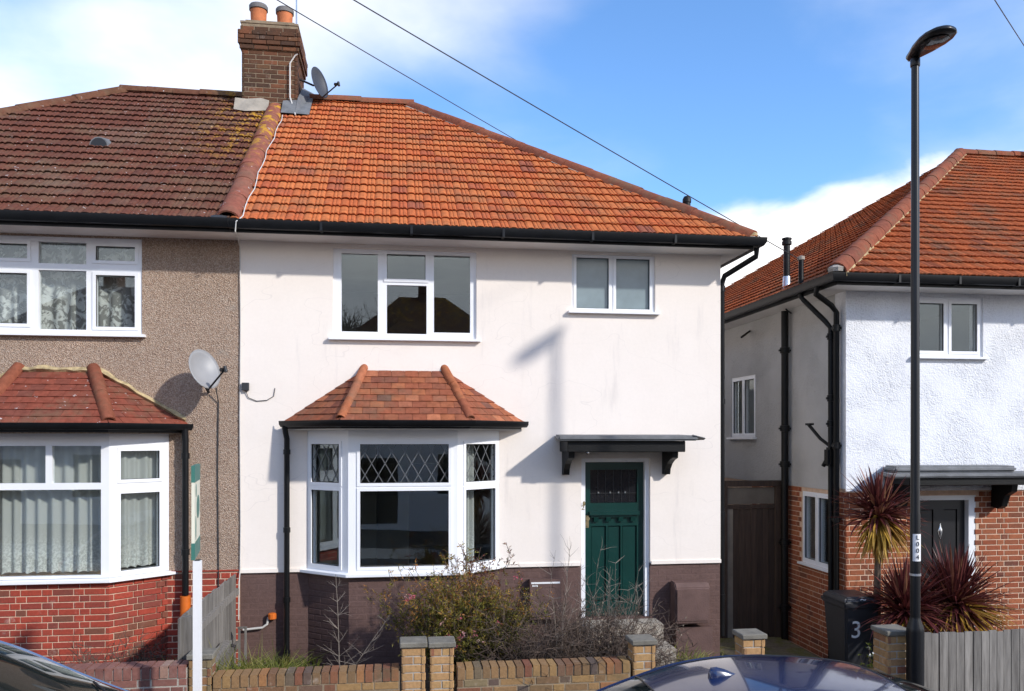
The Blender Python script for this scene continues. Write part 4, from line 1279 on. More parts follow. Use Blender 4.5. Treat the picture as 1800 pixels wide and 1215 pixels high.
bevel(m.build('hopper_head', 'castiron', RH), .03, 2)
MB().tube([(5.98, 3.05, 4.58), (5.75, 2.86, 4.45)], .02, 6).build('overflow_pipe', 'castiron', RH)
fx, fy = 5.85, 1.425
fz = rez + (fx - RE0) * (rrz - rez) / RT
m = MB().lathe((fx, fy, fz - .05), [(.075, 0), (.06, .06), (.056, .22), (.052, .23)], 14).build('flue_flashing', 'galv', RH, smooth=True)
m = MB().tube([(fx, fy, fz + .10), (fx, fy, fz + .74)], .048, 14)
m.lathe((fx, fy, fz + .66), [(.05, 0), (.072, .0), (.072, .05), (.06, .055), (.06, .075), (.075, .08), (.072, .10), (.02, .115)], 14)
m.build('flue', 'castiron', RH, smooth=True)
# second stack, beyond the frame
cst = MB().box(14.3, 15.1, 5.6, 6.7, 8.3, 10.1).build('chimney', 'brick_chim', RH)
for x in (14.5, 14.9):
    MB().lathe((x, 6.1, 10.1), PT[:8], 14).build('chimney_pot', 'terracotta', cst, smooth=True)

# ================================================================== side gate between the houses
G = thing('side_gate', 'dark timber side gate with pale top panel in passage between houses', 'gate', (5.1, 1.75, -.36))
gy = 1.74
for x in (4.30, 4.93, 5.80):
    MB().box(x, x + .09, gy - .05, gy + .05, -.40, 2.0).build('post', 'wood_dark', G)
MB().box(4.28, 5.93, gy - .06, gy + .06, 2.001, 2.09).build('top_rail', 'wood_dark', G)
MB().box(5.03, 5.795, gy - .012, gy + .012, 1.73, 1.985).build('top_panel', 'wood_panel', G)
MB().box(5.025, 5.799, gy - .03, gy + .03, 1.66, 1.72).build('rail', 'wood_dark', G)
for i in range(8):
    x = 5.03 + i * .096
    MB().box(x, x + .092, gy - .012 + R.uniform(-.004, .004), gy + .014, -.34, 1.655).build('board', 'wood_panel' if i == 0 else 'wood_dark', G)
for i in range(6):
    x = 4.395 + i * .089
    MB().box(x, x + .085, gy - .012, gy + .014, -.34, 1.995).build('board', 'wood_dark', G)

# ================================================================== garden walls, piers, fences
def box_bricks(x0, x1, y0, y1, z0, n, bond, phase=0, faces='f'):
    out = brick_face((x0, y0 + .012), (1, 0), x1 - x0, z0, n, bond, phase=phase, jit=.002)
    if 'l' in faces:
        out += brick_face((x0 + .012, y1), (0, -1), y1 - y0, z0, n, bond, phase=phase + 1, jit=.002)
    if 'r' in faces:
        out += brick_face((x1 - .012, y0), (0, 1), y1 - y0, z0, n, bond, phase=phase + 1, jit=.002)
    return out
def cop_mesh():
    b = .006
    m = MB().box(0, .065, -.0, .215, 0, .105)
    return m.mesh('coping_brick')
COP = cop_mesh()
def garden_wall(label, x0, x1, top, mat, mortar, yc=-2.7, slope=0.):
    g = thing('garden_wall', label, 'wall', ((x0 + x1) / 2, yc, -.1))
    body = MB().box(x0, x1, yc - .098, yc + .098, -.5, top - .115).build('wall_body', mortar, g)
    MB().box(x0, x1, yc - .098, yc + .096, top - .114, top - .03).build('coping_mortar', mortar, g)
    pieces('brick', brick_face((x0, yc - .096), (1, 0), x1 - x0, top - .115 - .075 * 7, 7, 'flemish', jit=.003), mat, body)
    n = int((x1 - x0) / .0755)
    its = []
    for i in range(n):
        its.append((COP, Matrix.Translation((x0 + .004 + i * (x1 - x0) / n, yc - .106 + R.uniform(-.004, .004), top - .112 + R.uniform(-.004, .004))) @ Matrix.Rotation(R.uniform(-.02, .02), 4, 'Y')))
    pieces('coping_brick', its, mat, body)
    return g
garden_wall('low yellow brick garden wall left of the paired piers', -1.62, .02, .645, 'brick_multi', 'mortar_d')
garden_wall('low yellow brick garden wall in front of the twiggy shrubs', .545, 2.19, .635, 'brick_multi', 'mortar_d')
garden_wall('weathered purple brick garden wall by the silver car', -4.9, -1.84, .75, 'brick_old', 'mortar')

CAP = None
def pier(label, x0, x1, top, yc=-2.7, capw=.016, group=None, mat='brick_yellow', h=.05):
    w = x1 - x0
    g = thing('brick_pier', label, 'pier', ((x0 + x1) / 2, yc, -.1), group)
    body = MB().box(x0 + .012, x1 - .012, yc - w / 2 + .012, yc + w / 2 - .012, -.5, top - h - .002).build('core', 'mortar', g)
    n = int((top - h + .3) / .075)
    pieces('brick', box_bricks(x0, x1, yc - w / 2, yc + w / 2, top - h - .006 - n * .075, n, 'stretcher', faces='lr'), mat, body)
    c = MB().box(x0 - capw, x1 + capw, yc - w / 2 - capw, yc + w / 2 + capw, top - h, top).build('cap', 'capstone', g)
    bevel(c, .008, 1)
    return g
pier('left one of two yellow brick piers standing side by side', .035, .255, .882, group='yellow brick garden piers')
pier('right one of two yellow brick piers standing side by side', .295, .515, .874, group='yellow brick garden piers')
pier('yellow brick gate pier below the green front door', 2.215, 2.435, .83, group='yellow brick garden piers')
pier('yellow brick gate pier behind dark blue car roof', 3.31, 3.535, .85, group='yellow brick garden piers')
pier('yellow brick pier between wheelie bin and lamp post', 4.80, 5.06, .84, group='yellow brick garden piers')
pier('brick pier half hidden behind white sign post', -1.83, -1.63, .84, group='yellow brick garden piers', mat='brick_multi')
# low stone edging by the path
for i, (x, y, a, b) in enumerate(((4.02, -.75, .34, .18), (4.30, -.55, .2, .16), (3.72, -.95, .3, .17))):
    o = MB().box(x - a / 2, x + a / 2, y - b / 2, y + b / 2, -.4, .02 + .05 * (i % 2)).build('edging_stone', 'concrete')
    bevel(o, .03, 2)
    tag(o, ['pale edging stone by the foot of the right corner downpipe', 'small pale edging stone beside the side passage', 'pale edging stone below the brown meter box'][i], 'stone', 'edging stones by the path')

# timber fence between the front gardens
F = thing('board_fence', 'weathered grey board fence between brick bay and brown base', 'fence', (-1.95, -1.3, 0))
y = -.02
i = 0
while y > -2.5:
    w = R.uniform(.125, .145)
    MB().box(-1.962, -1.944 + .002, y - w, y - .006, .02, 1.10 + R.uniform(-.012, .012) + .02 * (y / -2.5)).build('board', 'wood_grey', F)
    y -= w
MB().box(-1.942, -1.90, -2.5, -.02, .86, .93).build('rail', 'wood_grey', F)
MB().box(-1.942, -1.90, -2.5, -.02, .22, .29).build('rail', 'wood_grey', F)
MB().box(-1.94, -1.86, -2.56, -2.48, -.1, 1.12).build('post', 'wood_grey', F)
MB().box(-1.895, -1.80, -1.9, -1.0, .50, .53).build('shelf_board', 'wood_grey', F)
o = thing('wooden_stake', 'pair of thin wooden stakes at the end of the grey fence', 'stake', (-1.8, -.4, 0))
for x in (-1.845, -1.775):
    MB().box(x, x + .025, -.42, -.395, .0, .52).build('stake', 'wood_grey', o)
MB().box(-1.85, -1.745, -.425, -.39, .521, .54).build('cross_bar', 'wood_grey', o)

# slatted fence on the right
F = thing('slatted_fence', 'grey weathered upright slat fence right of lamp post', 'fence', (6.6, -2.7, -.4))
x = 5.19
while x < 8.6:
    w = R.uniform(.072, .092)
    o = MB().box(x, x + w, -2.715 + R.uniform(-.006, .006), -2.695, -.36, .775 + R.uniform(-.012, .012)).build('slat', 'wood_grey', F)
    o.rotation_euler.y = 0
    x += w + R.uniform(.003, .010)
for z in (-.1, .5):
    MB().box(5.19, 8.6, -2.69, -2.645, z, z + .08).build('rail', 'wood_grey', F)

# ================================================================== street lamp
L = thing('street_lamp', 'tall black street lamp with flat head and white number plate', 'street lamp', (5.015, -2.95, -.25))
lx, ly = 5.015, -2.95
m = MB().lathe((lx, ly, 0), [(.082, -.4), (.082, .86), (.078, .90), (.05, .98), (.048, 1.0)], 20)
m.build('column_base', 'lamp', L, smooth=True)
m = MB().lathe((lx, ly, 0), [(.047, .99), (.047, 2.0), (.043, 2.02), (.036, 6.44)], 18)
col_ = m.build('column', 'lamp', L, smooth=True)
MB().lathe((lx, ly, 1.405), [(.048, 0), (.053, .0), (.053, .022), (.048, .022)], 18).build('band', 'galv', L, smooth=True)
m = MB()
pv = []
for k in range(9):
    w = rad(-150 + 15 * k) 
    pv.append((math.cos(w) * .0495, math.sin(w) * .0495))
m.add([(lx + a, ly + b, 1.55) for a, b in pv] + [(lx + a, ly + b, 1.815) for a, b in pv], [(i, i + 1, 10 + i, 9 + i) for i in range(8)])
pt = m.build('number_plate', 'whitepaint', L, smooth='all', fix=False)
ang = rad(-97)
for i, chx in enumerate('L004'):
    mx = Matrix.Translation((lx + .0515 * math.cos(ang), ly + .0515 * math.sin(ang), 1.78 - i * .064)) @ Matrix.Rotation(ang + rad(90), 4, 'Z') @ Matrix.Rotation(rad(90), 4, 'X')
    text_mesh(chx, .062, mx, 'numeral', 'blackprint', pt)
# head: flattened teardrop reaching out over the road
m = MB()
st = [(.10, .02, .03), (.07, .055, .045), (.0, .075, .055), (-.12, .12, .062), (-.26, .15, .065), (-.36, .152, .06), (-.44, .128, .05), (-.49, .085, .035), (-.51, .02, .012)]
nr = 14
vs = []
for (dy, hw, hh) in st:
    for k in range(nr):
        w = 2 * math.pi * k / nr
        zz = math.sin(w)
        vs.append((lx + hw * math.cos(w), ly + dy, 6.50 + hh * zz * (1.0 if zz > 0 else .62) + (-dy - .1) * .03))
fs = [(i * nr + k, i * nr + (k + 1) % nr, (i + 1) * nr + (k + 1) % nr, (i + 1) * nr + k) for i in range(len(st) - 1) for k in range(nr)] + [tuple(range(nr)), tuple(range((len(st) - 1) * nr, len(st) * nr))]
m.add(vs, fs)
hd = m.build('lamp_head', 'lamp', L, smooth='all')
m = MB()
lens = []
for k in range(16):
    w = 2 * math.pi * k / 16
    lens.append((lx + .115 * math.cos(w), ly - .30 + .15 * math.sin(w)))
m.add([(a, b, 6.472) for a, b in lens] + [(lx + (a - lx) * .6, ly - .30 + (b - ly + .30) * .6, 6.452) for a, b in lens], [(k, (k + 1) % 16, 16 + (k + 1) % 16, 16 + k) for k in range(16)] + [tuple(range(16, 32))])
m.build('lens', 'lampglass', hd, smooth='all')
MB().lathe((lx, ly, 6.38), [(.042, 0), (.046, .01), (.046, .07), (.03, .1)], 16).build('spigot', 'lamp', L, smooth=True)

# ================================================================== estate agent board, edge on
S = thing('sign_board', 'estate agent board seen edge on atop a white post', 'sign', (-1.624, -3.35, -.1))
sx, sy = -1.624, -3.35
MB().box(sx - .030, sx + .030, sy - .030, sy + .030, -.3, 1.745).build('post', 'whitepost', S)
def leaf(ang, lab):
    # board hinged at the post, running back towards the house
    u = (math.sin(ang), -math.cos(ang)) if False else (math.sin(ang), math.cos(ang))
    o = (sx - .035, sy - .0)
    n = (u[1], -u[0])
    b = MB().obox(o, u, 0, .62, 1.75, 2.52, -.012, .012).build('board', 'signcream', S, label=lab)
    for z0, z1 in ((1.75, 1.885), (2.385, 2.52)):
        MB().obox(o, u, -.001, .621, z0 - .001, z1 + .001, -.0145, .0145).build('green_band', 'signgreen', b)
    # round logo and strokes of lettering
    for c, rx, rz in (((.38, 2.16), .16, .10), ((.16, 2.31), .04, .055), ((.13, 2.0), .04, .10)):
        poly = []
        for k in range(16):
            w = 2 * math.pi * k / 16
            a, z = c[0] + rx * math.cos(w), c[1] + rz * math.sin(w)
            poly.append((o[0] + u[0] * a + n[0] * .0122, o[1] + u[1] * a + n[1] * .0122, z))
        MB().prism(poly, (n[0] * .002, n[1] * .002, 0)).build('print', 'signgreen', b)
leaf(rad(-9.0), 'cream and green printed face of the agent board')
MB().box(sx - .02, sx + .02, sy - .02, sy + .05, 1.70, 1.7495).build('board_bracket', 'cartrim', S)

# ================================================================== wheelie bin
B = thing('wheelie_bin', 'dark grey wheelie bin with white number by side wall', 'bin', (5.64, -.72, -.27))
bx0, by0, bz0 = 5.64, -.72, -.27
def frus(z0, z1, a0, b0, a1, b1, cy=0):
    v = [(bx0 + s * a0, by0 + cy + t * b0, z0) for s, t in ((-1, -1), (1, -1), (1, 1), (-1, 1))] + [(bx0 + s * a1, by0 + cy + t * b1, z1) for s, t in ((-1, -1), (1, -1), (1, 1), (-1, 1))]
    return MB().add(v, [(0, 1, 2, 3), (4, 5, 6, 7), (0, 1, 5, 4), (1, 2, 6, 5), (2, 3, 7, 6), (3, 0, 4, 7)])
bevel(frus(bz0 + .06, bz0 + .95, .175, .20, .225, .27).build('body', 'binplastic', B), .025, 3)
bevel(frus(bz0 + .93, bz0 + 1.0, .238, .283, .242, .288).build('rim', 'binplastic', B), .012, 2)
lid = frus(bz0 + 1.0, bz0 + 1.07, .25, .30, .20, .25).build('lid', 'binplastic', B)
bevel(lid, .02, 2)
MB().tube([(bx0 - .22, by0 + .32, bz0 + .97), (bx0 + .22, by0 + .32, bz0 + .97)], .017, 8).build('handle', 'binplastic', B)
for s in (-1, 1):
    MB().tube([(bx0 + s * .17, by0 + .22, bz0 + .10), (bx0 + s * .22, by0 + .22, bz0 + .10)], .10, 16).build('wheel', 'tyre', B)
text_mesh('3', .30, Matrix.Translation((bx0 - .075, by0 - .2505, bz0 + .66)) @ Matrix.Rotation(rad(90 + 4.5), 4, 'X'), 'numeral', 'whitepaint', B)
text_mesh('~', .14, Matrix.Translation((bx0 + .0, by0 - .276, bz0 + 1.045)) @ Matrix.Rotation(rad(60), 4, 'X'), 'lid_mark', 'whitepaint', B)

# ================================================================== satellite dishes, aerial, cables
def dish(label, c, nrm, w, h, mat, foot, lnbdir=None):
    c, nrm = Vector(c), Vector(nrm).normalized()
    g = thing('satellite_dish', label, 'satellite dish', foot)
    xx = Vector((0, 0, 1)).cross(nrm).normalized(); zz = nrm.cross(xx)
    m = MB(); N, K = 24, 6
    vs = []
    for j in range(K + 1):
        r = j / K
        for k in range(N):
            a = 2 * math.pi * k / N
            vs.append(c + xx * (w / 2 * r * math.cos(a)) + zz * (h / 2 * r * math.sin(a)) + nrm * (.065 * (r * r - 1)))
    fs = [(j * N + k, j * N + (k + 1) % N, (j + 1) * N + (k + 1) % N, (j + 1) * N + k) for j in range(K) for k in range(N)]
    m.add(vs, fs)
    b = len(m.v)
    m.add([v - nrm * .008 for v in vs], [tuple(reversed(f)) for f in fs])
    m.f += [(K * N + k, K * N + (k + 1) % N, b + K * N + (k + 1) % N, b + K * N + k) for k in range(N)]; m.a += [0] * N
    m.build('reflector', mat, g, smooth='all', fix=False)
    low = c - zz * (h * .50)
    tip = c + nrm * .34 - zz * (h * .30)
    MB().tube([low - nrm * .03, tip], .011, 8).build('arm', 'cartrim', g)
    MB().tube([tip - nrm * .03 + zz * .0, tip + zz * .02 - nrm * .075], .024, 10).tube([tip + zz * .03, tip - zz * .04], .020, 10).build('receiver', 'cartrim', g, smooth=True)
    back = c - nrm * .085
    MB().tube([back, back - nrm * .05, Vector(foot) + Vector((0, 0, .0))], .017, 8).build('mount', 'cartrim', g)
    f = Vector(foot)
    return g
dish('light grey satellite dish on pebbledashed wall', (-2.22, -.40, 3.555), (.70, -.62, .36), .41, .50, 'dishgrey', (-2.26, -.02, 3.30))
dish('charcoal satellite dish on the right flank of the chimney', (-1.27, 3.55, 8.63), (.84, -.50, .22), .43, .53, 'dishdark', (-1.60, 3.55, 8.66))
dish('dark satellite dish receiver poking in at the right picture edge', (14.28, 5.35, 9.58), (-.74, -.55, .38), .5, .58, 'dishdark', (14.34, 5.58, 9.5))
A = thing('aerial_mast', 'thin grey television aerial mast rising beside chimney pots', 'aerial', (-1.66, 3.55, 9.2))
MB().tube([(-1.655, 3.6, 8.9), (-1.655, 3.6, 11.2)], .013, 6).build('mast', 'galv', A)
m = MB().tube([(-1.655, 3.0, 11.1), (-1.655, 4.3, 11.1)], .009, 6)
for i in range(8):
    m.tube([(-1.9, 3.1 + i * .15, 11.1), (-1.41, 3.1 + i * .15, 11.1)], .005, 5)
m.build('yagi', 'galv', A)

def cable(name, label, a, b, r, mat, sag=.12, group=None, n=14, cat='cable'):
    a, b = Vector(a), Vector(b)
    pts = [a.lerp(b, i / n) - Vector((0, 0, sag * 4 * (i / n) * (1 - i / n))) for i in range(n + 1)]
    return tag(MB().tube(pts, r, 5).build(name, mat), label, cat, group)
POLE = (-3.07, -3.9)
cable('overhead_cable', 'upper overhead cable running down to the flue of the right house', (POLE[0], POLE[1], 7.60), (5.60, .49, 5.24), .0065, 'cable', .03, 'overhead telephone cables')
cable('overhead_cable', 'lower overhead cable passing behind chimney pots and orange roof hip', (POLE[0], POLE[1], 7.27), (4.3, 7.3, 8.3), .0065, 'cable', .03, 'overhead telephone cables')
cable('overhead_cable', 'short overhead cable crossing the top right corner of the sky', (4.2, -4.2, 7.30), (14.3, 5.7, 10.0), .0065, 'cable', .02, 'overhead telephone cables')
P = thing('telegraph_pole', 'wooden telegraph pole just outside the left edge', 'pole', (POLE[0] - .05, POLE[1], -.1))
MB().lathe((POLE[0] - .11, POLE[1], -.3), [(.13, 0), (.09, 8.2), (.05, 8.25)], 14).build('shaft', 'bark', P, smooth=True)
MB().lathe((4.3, 7.45, -.3), [(.13, 0), (.09, 8.75), (.05, 8.8)], 12).build('telegraph_pole', 'bark', smooth=True)
tag(bpy.data.objects['telegraph_pole.001'], 'wooden telegraph pole in the back garden behind the white house', 'pole')

# white cable from the chimney dish, over the roof and down the party line
pts = [(-1.60, 3.28, 8.95), (-1.64, 3.29, 8.93), (-1.72, 3.285, 8.80), (-1.72, 3.285, 8.25), (-1.66, 3.2, 8.06), (-1.60, 3.0, zf(3.0) + .07)]
tag(MB().tube(pts, .012, 6).build('chimney_cable', 'white_cable', smooth=True), 'white cable looping down the chimney from the dish', 'cable')
pts = []
for i in range(15):
    y = 3.0 - i * .245
    pts.append((-1.80 + .016 * math.sin(i * 1.9) + .008 * math.sin(i * .7) - .0 * i, y, zf(y) + .055))
pts += [(-1.80, -.50, 5.30), (-1.84, -.57, 5.24), (-1.85, -.55, 5.13), (-1.88, -.25, 5.14), (-1.893, -.03, 5.06), (-1.888, -.02, 4.2), (-1.897, -.02, 3.0), (-1.888, -.02, 1.7), (-1.893, -.02, 1.16), (-1.90, -.06, 1.0), (-1.905, -.06, .55)]
tag(MB().tube(pts, .007, 6).build('party_cable', 'white_cable', smooth=True), 'thin white cable running down the joint between the two houses', 'cable')

# ================================================================== parked cars
def catmull(P, n):
    out = []
    P = [Vector(p) for p in P]
    Q = [P[0] * 2 - P[1]] + P + [P[-1] * 2 - P[-2]]
    seg = len(P) - 1
    for i in range(n + 1):
        t = i / n * seg
        k = min(int(t), seg - 1); f = t - k
        a, b, c, d = Q[k], Q[k + 1], Q[k + 2], Q[k + 3]
        out.append(.5 * ((2 * b) + (c - a) * f + (2 * a - 5 * b + 4 * c - d) * f * f + (3 * b - a - 3 * c + d) * f ** 3))
    return out

def car(label, paint, X, Y, Z, cab, tops, hw=.88, wr=.60, belt=.95, extras=()):
    """cab: side-view line of the glasshouse from cowl to tail; tops: body top line from nose to tail; both local"""
    g = thing('parked_car', label, 'car', (X, Y, Z), 'cars parked along the kerb')
    W = lambda x, y, z: (X + x, Y + y, Z + z)
    # lower body
    st = catmull([(x, z, w) for x, z, w in tops], 28)
    half = [(.0, 0), (.5, -.008), (.84, -.03), (.97, -.08), (1.0, -.16)]
    vs = []
    for p in st:
        x, zt, w = p
        ring = []
        for f, dz_ in half:
            ring.append((f * w, zt + dz_))
        for f, z in ((1.0, .60), (.985, .42), (.94, .27), (.86, .21), (.0, .2)):
            ring.append((f * w, min(z, zt - .18)))
        full = [(y, z) for y, z in ring] + [(-y, z) for y, z in reversed(ring[1:-1])]
        vs += [W(x, y, z) for y, z in full]
    m_ = len(vs) // len(st)
    fs = [(i * m_ + k, i * m_ + (k + 1) % m_, (i + 1) * m_ + (k + 1) % m_, (i + 1) * m_ + k) for i in range(len(st) - 1) for k in range(m_)] + [tuple(range(m_)), tuple(range((len(st) - 1) * m_, len(st) * m_))]
    MB().add(vs, fs).build('body', paint, g, smooth='all')
    # glasshouse
    N, M = 40, 18
    pr = catmull(cab[0], N)
    iw, ir = cab[1], cab[2]
    def pt(i, j):
        p = pr[i]
        b = -1 + 2 * j / M
        t = i / N
        fw = max(0, 1 - t / .45)
        rw = max(0, (t - .62) / .38)
        w_ = wr + .05 * fw + .02 * rw
        return W(p.x + (.16 * fw - .10 * rw) * (1 - b * b), w_ * b, p.y - .045 * b * b - .03 * b ** 8)
    grid = [[pt(i, j) for j in range(M + 1)] for i in range(N + 1)]
    def patch(name, i0, i1, j0, j1, mat, parent=g, off=0.):
        m = MB()
        vv = [(Vector(grid[i][j]) + Vector((0, 0, off))) for i in range(i0, i1 + 1) for j in range(j0, j1 + 1)]
        k = j1 - j0 + 1
        m.add(vv, [(a * k + b, a * k + b + 1, (a + 1) * k + b + 1, (a + 1) * k + b) for a in range(i1 - i0) for b in range(j1 - j0)])
        return m.build(name, mat, parent, smooth='all')
    rp = patch('roof', iw, ir, 0, M, paint)
    patch('windscreen', 0, iw, 2, M - 2, 'carglass')
    patch('pillar', 0, iw, 0, 2, paint, rp); patch('pillar', 0, iw, M - 2, M, paint, rp)
    patch('rear_window', ir, N, 2, M - 2, 'carglass')
    patch('pillar', ir, N, 0, 2, paint, rp); patch('pillar', ir, N, M - 2, M, paint, rp)
    for j in (2, M - 2):
        MB().tube([Vector(grid[i][j]) + Vector((0, 0, .0005)) for i in range(iw, ir + 1)], .005, 5).build('roof_seam', 'cartrim', rp)
    # seams across the roof ends
    for i in (iw, ir):
        pts = [Vector(grid[i][j]) + Vector((0, 0, .001)) for j in range(M + 1)]
        MB().tube(pts, .007, 5).build('seam', 'cartrim', rp)
    for sd in (0, M):
        sgn = -1 if sd == 0 else 1
        edge = [Vector(grid[i][sd]) for i in range(N + 1)]
        m = MB()
        low = [Vector((p.x, Y + sgn * (hw - .045), Z + belt - .02)) for p in edge]
        rows = []
        for p, q in zip(edge, low):
            rows += [p, p.lerp(q, .5) + Vector((0, sgn * .03, 0)), q]
        fs = [(i * 3 + k, i * 3 + k + 1, i * 3 + 4 + k, i * 3 + 3 + k) for i in range(N) for k in range(2)]
        sw = m.add(rows, fs).build('side_window', 'carglass', g, smooth='all')
        # drip rail along the roof edge
        MB().tube([p + Vector((0, 0, .004)) for p in edge], .013, 6).build('roof_rail', extras[0] if extras else paint, rp, smooth=True)
        for i in (15, 27):
            MB().tube([edge[i] + Vector((0, sgn * .004, 0)), edge[i].lerp(low[i], .5) + Vector((0, sgn * .034, 0)), low[i]], .028, 6).build('door_pillar', 'cartrim', sw)
        mi = pr[3]
        mm = MB().lathe((X + mi.x - .12, Y + sgn * (hw + .10), Z + belt - .10), [(.02, -.06), (.08, -.045), (.095, .0), (.08, .05), (.02, .065)], 12)
        for i_, v_ in enumerate(mm.v):
            mm.v[i_] = (X + mi.x - .12 + (v_[0] - X - mi.x + .12) * .8, v_[1], v_[2])
        mm.build('wing_mirror', 'cartrim', g, smooth='all')
    for x in (-1.30, 1.32):
        for sgn in (-1, 1):
            wv = MB()
            for r0, r1, y0, y1, nm in ((.31, .31, .80, .90, 'wheel'),):
                wv.tube([W(x, sgn * (hw - .20), .31), W(x, sgn * (hw - .06), .31), W(x, sgn * (hw + .005), .31)], .31, 24)
            wo = wv.build('wheel', 'tyre', g, smooth=True)
            MB().tube([W(x, sgn * (hw - .02), .31), W(x, sgn * (hw + .012), .31)], .21, 20).build('rim', 'rim', wo, smooth=True)
    for sgn in (-1, 1):
        o = MB().tube([W(tops[0][0] - .10, sgn * .58, .66), W(tops[0][0] + .0, sgn * .55, .64)], .09, 12).build('headlight', 'carlamp', g, smooth=True)
        o = MB().tube([W(tops[-1][0] + .10, sgn * .62, .80), W(tops[-1][0] - .01, sgn * .60, .78)], .10, 12).build('tail_light', 'carlampred', g, smooth=True)
    # wipers
    a, b = Vector(grid[1][9]), Vector(grid[4][14])
    MB().tube([a + Vector((.02, 0, .012)), (a + b) / 2 + Vector((0, 0, .03)), b + Vector((0, 0, .012))], .008, 5).build('wiper', 'cartrim', g)
    MB().box(X + pr[0].x - .02, X + pr[0].x + .30, Y - .66, Y + .66, Z + belt - .06, Z + belt + .012).build('cowl', 'cartrim', g)
    return g, grid, pr

BX, BY = 2.70, -5.08
BZR = -.17 - .033 * BX + .004
gB, gridB, _ = car('dark blue car whose glossy roof shows at lower right', 'carblue', BX, BY, BZR,
    ([(1.60, .97), (1.18, 1.13), (.72, 1.315), (.35, 1.395), (-.15, 1.43), (-.62, 1.395), (-1.05, 1.275), (-1.45, 1.125), (-1.75, .99)], 12, 29),
    [(2.12, .62, .70), (2.0, .74, .84), (1.6, .90, .88), (1.2, .955, .88), (.3, .955, .88), (-1.2, .955, .88), (-1.8, .95, .86), (-2.02, .88, .80), (-2.08, .62, .74)])
# shark-fin aerial
fx, fy, fzz = BX - .52, BY - .02, BZR + 1.405
m = MB()
fin = [(.10, .012, .006), (.05, .024, .022), (.0, .030, .045), (-.06, .030, .062), (-.10, .024, .060), (-.115, .012, .03)]
vs = []
for (dx, w, h) in fin:
    vs += [(fx + dx, fy - w, fzz - .015), (fx + dx, fy - w * .7, fzz + h * .6), (fx + dx, fy, fzz + h), (fx + dx, fy + w * .7, fzz + h * .6), (fx + dx, fy + w, fzz - .015)]
m.add(vs, [(i * 5 + k, i * 5 + k + 1, i * 5 + 6 + k, i * 5 + 5 + k) for i in range(5) for k in range(4)] + [tuple(range(5)), tuple(range(25, 30))])
m.build('antenna', 'carblue', gB, smooth='all')

SX, SY = -3.17, -4.88
car('silver car whose windscreen edge shows at lower left', 'carsilver', SX, SY, -.17 - .033 * SX + .004,
    ([(1.36, 1.04), (.98, 1.215), (.52, 1.44), (.15, 1.545), (-.35, 1.585), (-.9, 1.555), (-1.35, 1.45), (-1.65, 1.24), (-1.85, 1.02)], 12, 31),
    [(2.0, .62, .72), (1.9, .78, .84), (1.6, .92, .88), (1.3, .985, .88), (.3, .985, .88), (-1.2, .985, .88), (-1.85, .98, .86), (-2.0, .9, .82), (-2.05, .6, .76)], belt=.98, extras=('chrome',))

# ================================================================== planting
def strand(mb, p, d, ln, r0, n=5, droop=0., wob=.25, sides=3, rr=R, rnd=0.):
    pts = [Vector(p)]
    d = Vector(d).normalized()
    for i in range(n):
        d = (d + Vector((rr.uniform(-wob, wob), rr.uniform(-wob, wob), rr.uniform(-wob, wob) - droop))).normalized()
        pts.append(pts[-1] + d * ln / n)
    mb.tube(pts, r0, sides, False, r0 * .35, rnd)
    return pts, d

def leafquad(mb, p, d, ln, w, r, rr=R):
    d = Vector(d).normalized()
    s = d.cross(Vector((rr.uniform(-1, 1), rr.uniform(-1, 1), rr.uniform(-1, 1))))
    if s.length < 1e-4:
        return
    s = s.normalized() * w / 2
    p = Vector(p)
    mb.add([p, p + d * ln * .5 + s, p + d * ln, p + d * ln * .5 - s], [(0, 1, 2, 3)], r)

def rdir(rr, up=0.):
    v = Vector((rr.gauss(0, 1), rr.gauss(0, 1), rr.gauss(0, 1) + up))
    return v.normalized()

# olive flowering shrub
rr = random.Random(21)
g = thing('flowering_shrub', 'olive green needle-leaved shrub with pink blossom behind paired piers', 'shrub', (.75, -1.45, 0))
stem, fol, fl_, red = MB(), MB(), MB(), MB()
base = Vector((.78, -1.45, .0))
for i in range(120):
    az = rr.uniform(0, 6.28)
    spread = rr.random() ** .7
    tall = rr.random() < .24
    d = Vector((math.cos(az) * spread * .85 - .05, math.sin(az) * spread * .6, 1.0 if not tall else 1.5))
    ln = rr.uniform(.8, 1.25) if not tall else rr.uniform(1.3, 1.62)
    pts, dd = strand(stem, base + Vector((rr.uniform(-.12, .12), rr.uniform(-.1, .1), 0)), d, ln, .008, 7, .0, .16, 3, rr)
    for k in range(1, len(pts)):
        for q in range(5 if not tall else 3):
            p = pts[k - 1].lerp(pts[k], rr.random())
            bl = rr.uniform(.12, .30) * (1 if not tall else .6)
            bd = (rdir(rr, .5) + dd * .6).normalized()
            bp, be = strand(stem, p, bd, bl, .0028, 3, .0, .2, 3, rr)
            if p.z < .18:
                continue
            dens = 14 if not (tall and k > 5) else 8
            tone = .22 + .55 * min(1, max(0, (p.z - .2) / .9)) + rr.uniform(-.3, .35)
            for t in range(dens):
                f = rr.random()
                a = bp[0].lerp(bp[-1], f)
                isred = tall and k >= 6 and p.x > .75 and rr.random() < .75
                leafquad(red if isred else fol, a, (be * .7 + rdir(rr)).normalized(), rr.uniform(.030, .058), rr.uniform(.008, .014), min(1, max(0, tone + rr.uniform(-.15, .15))), rr)
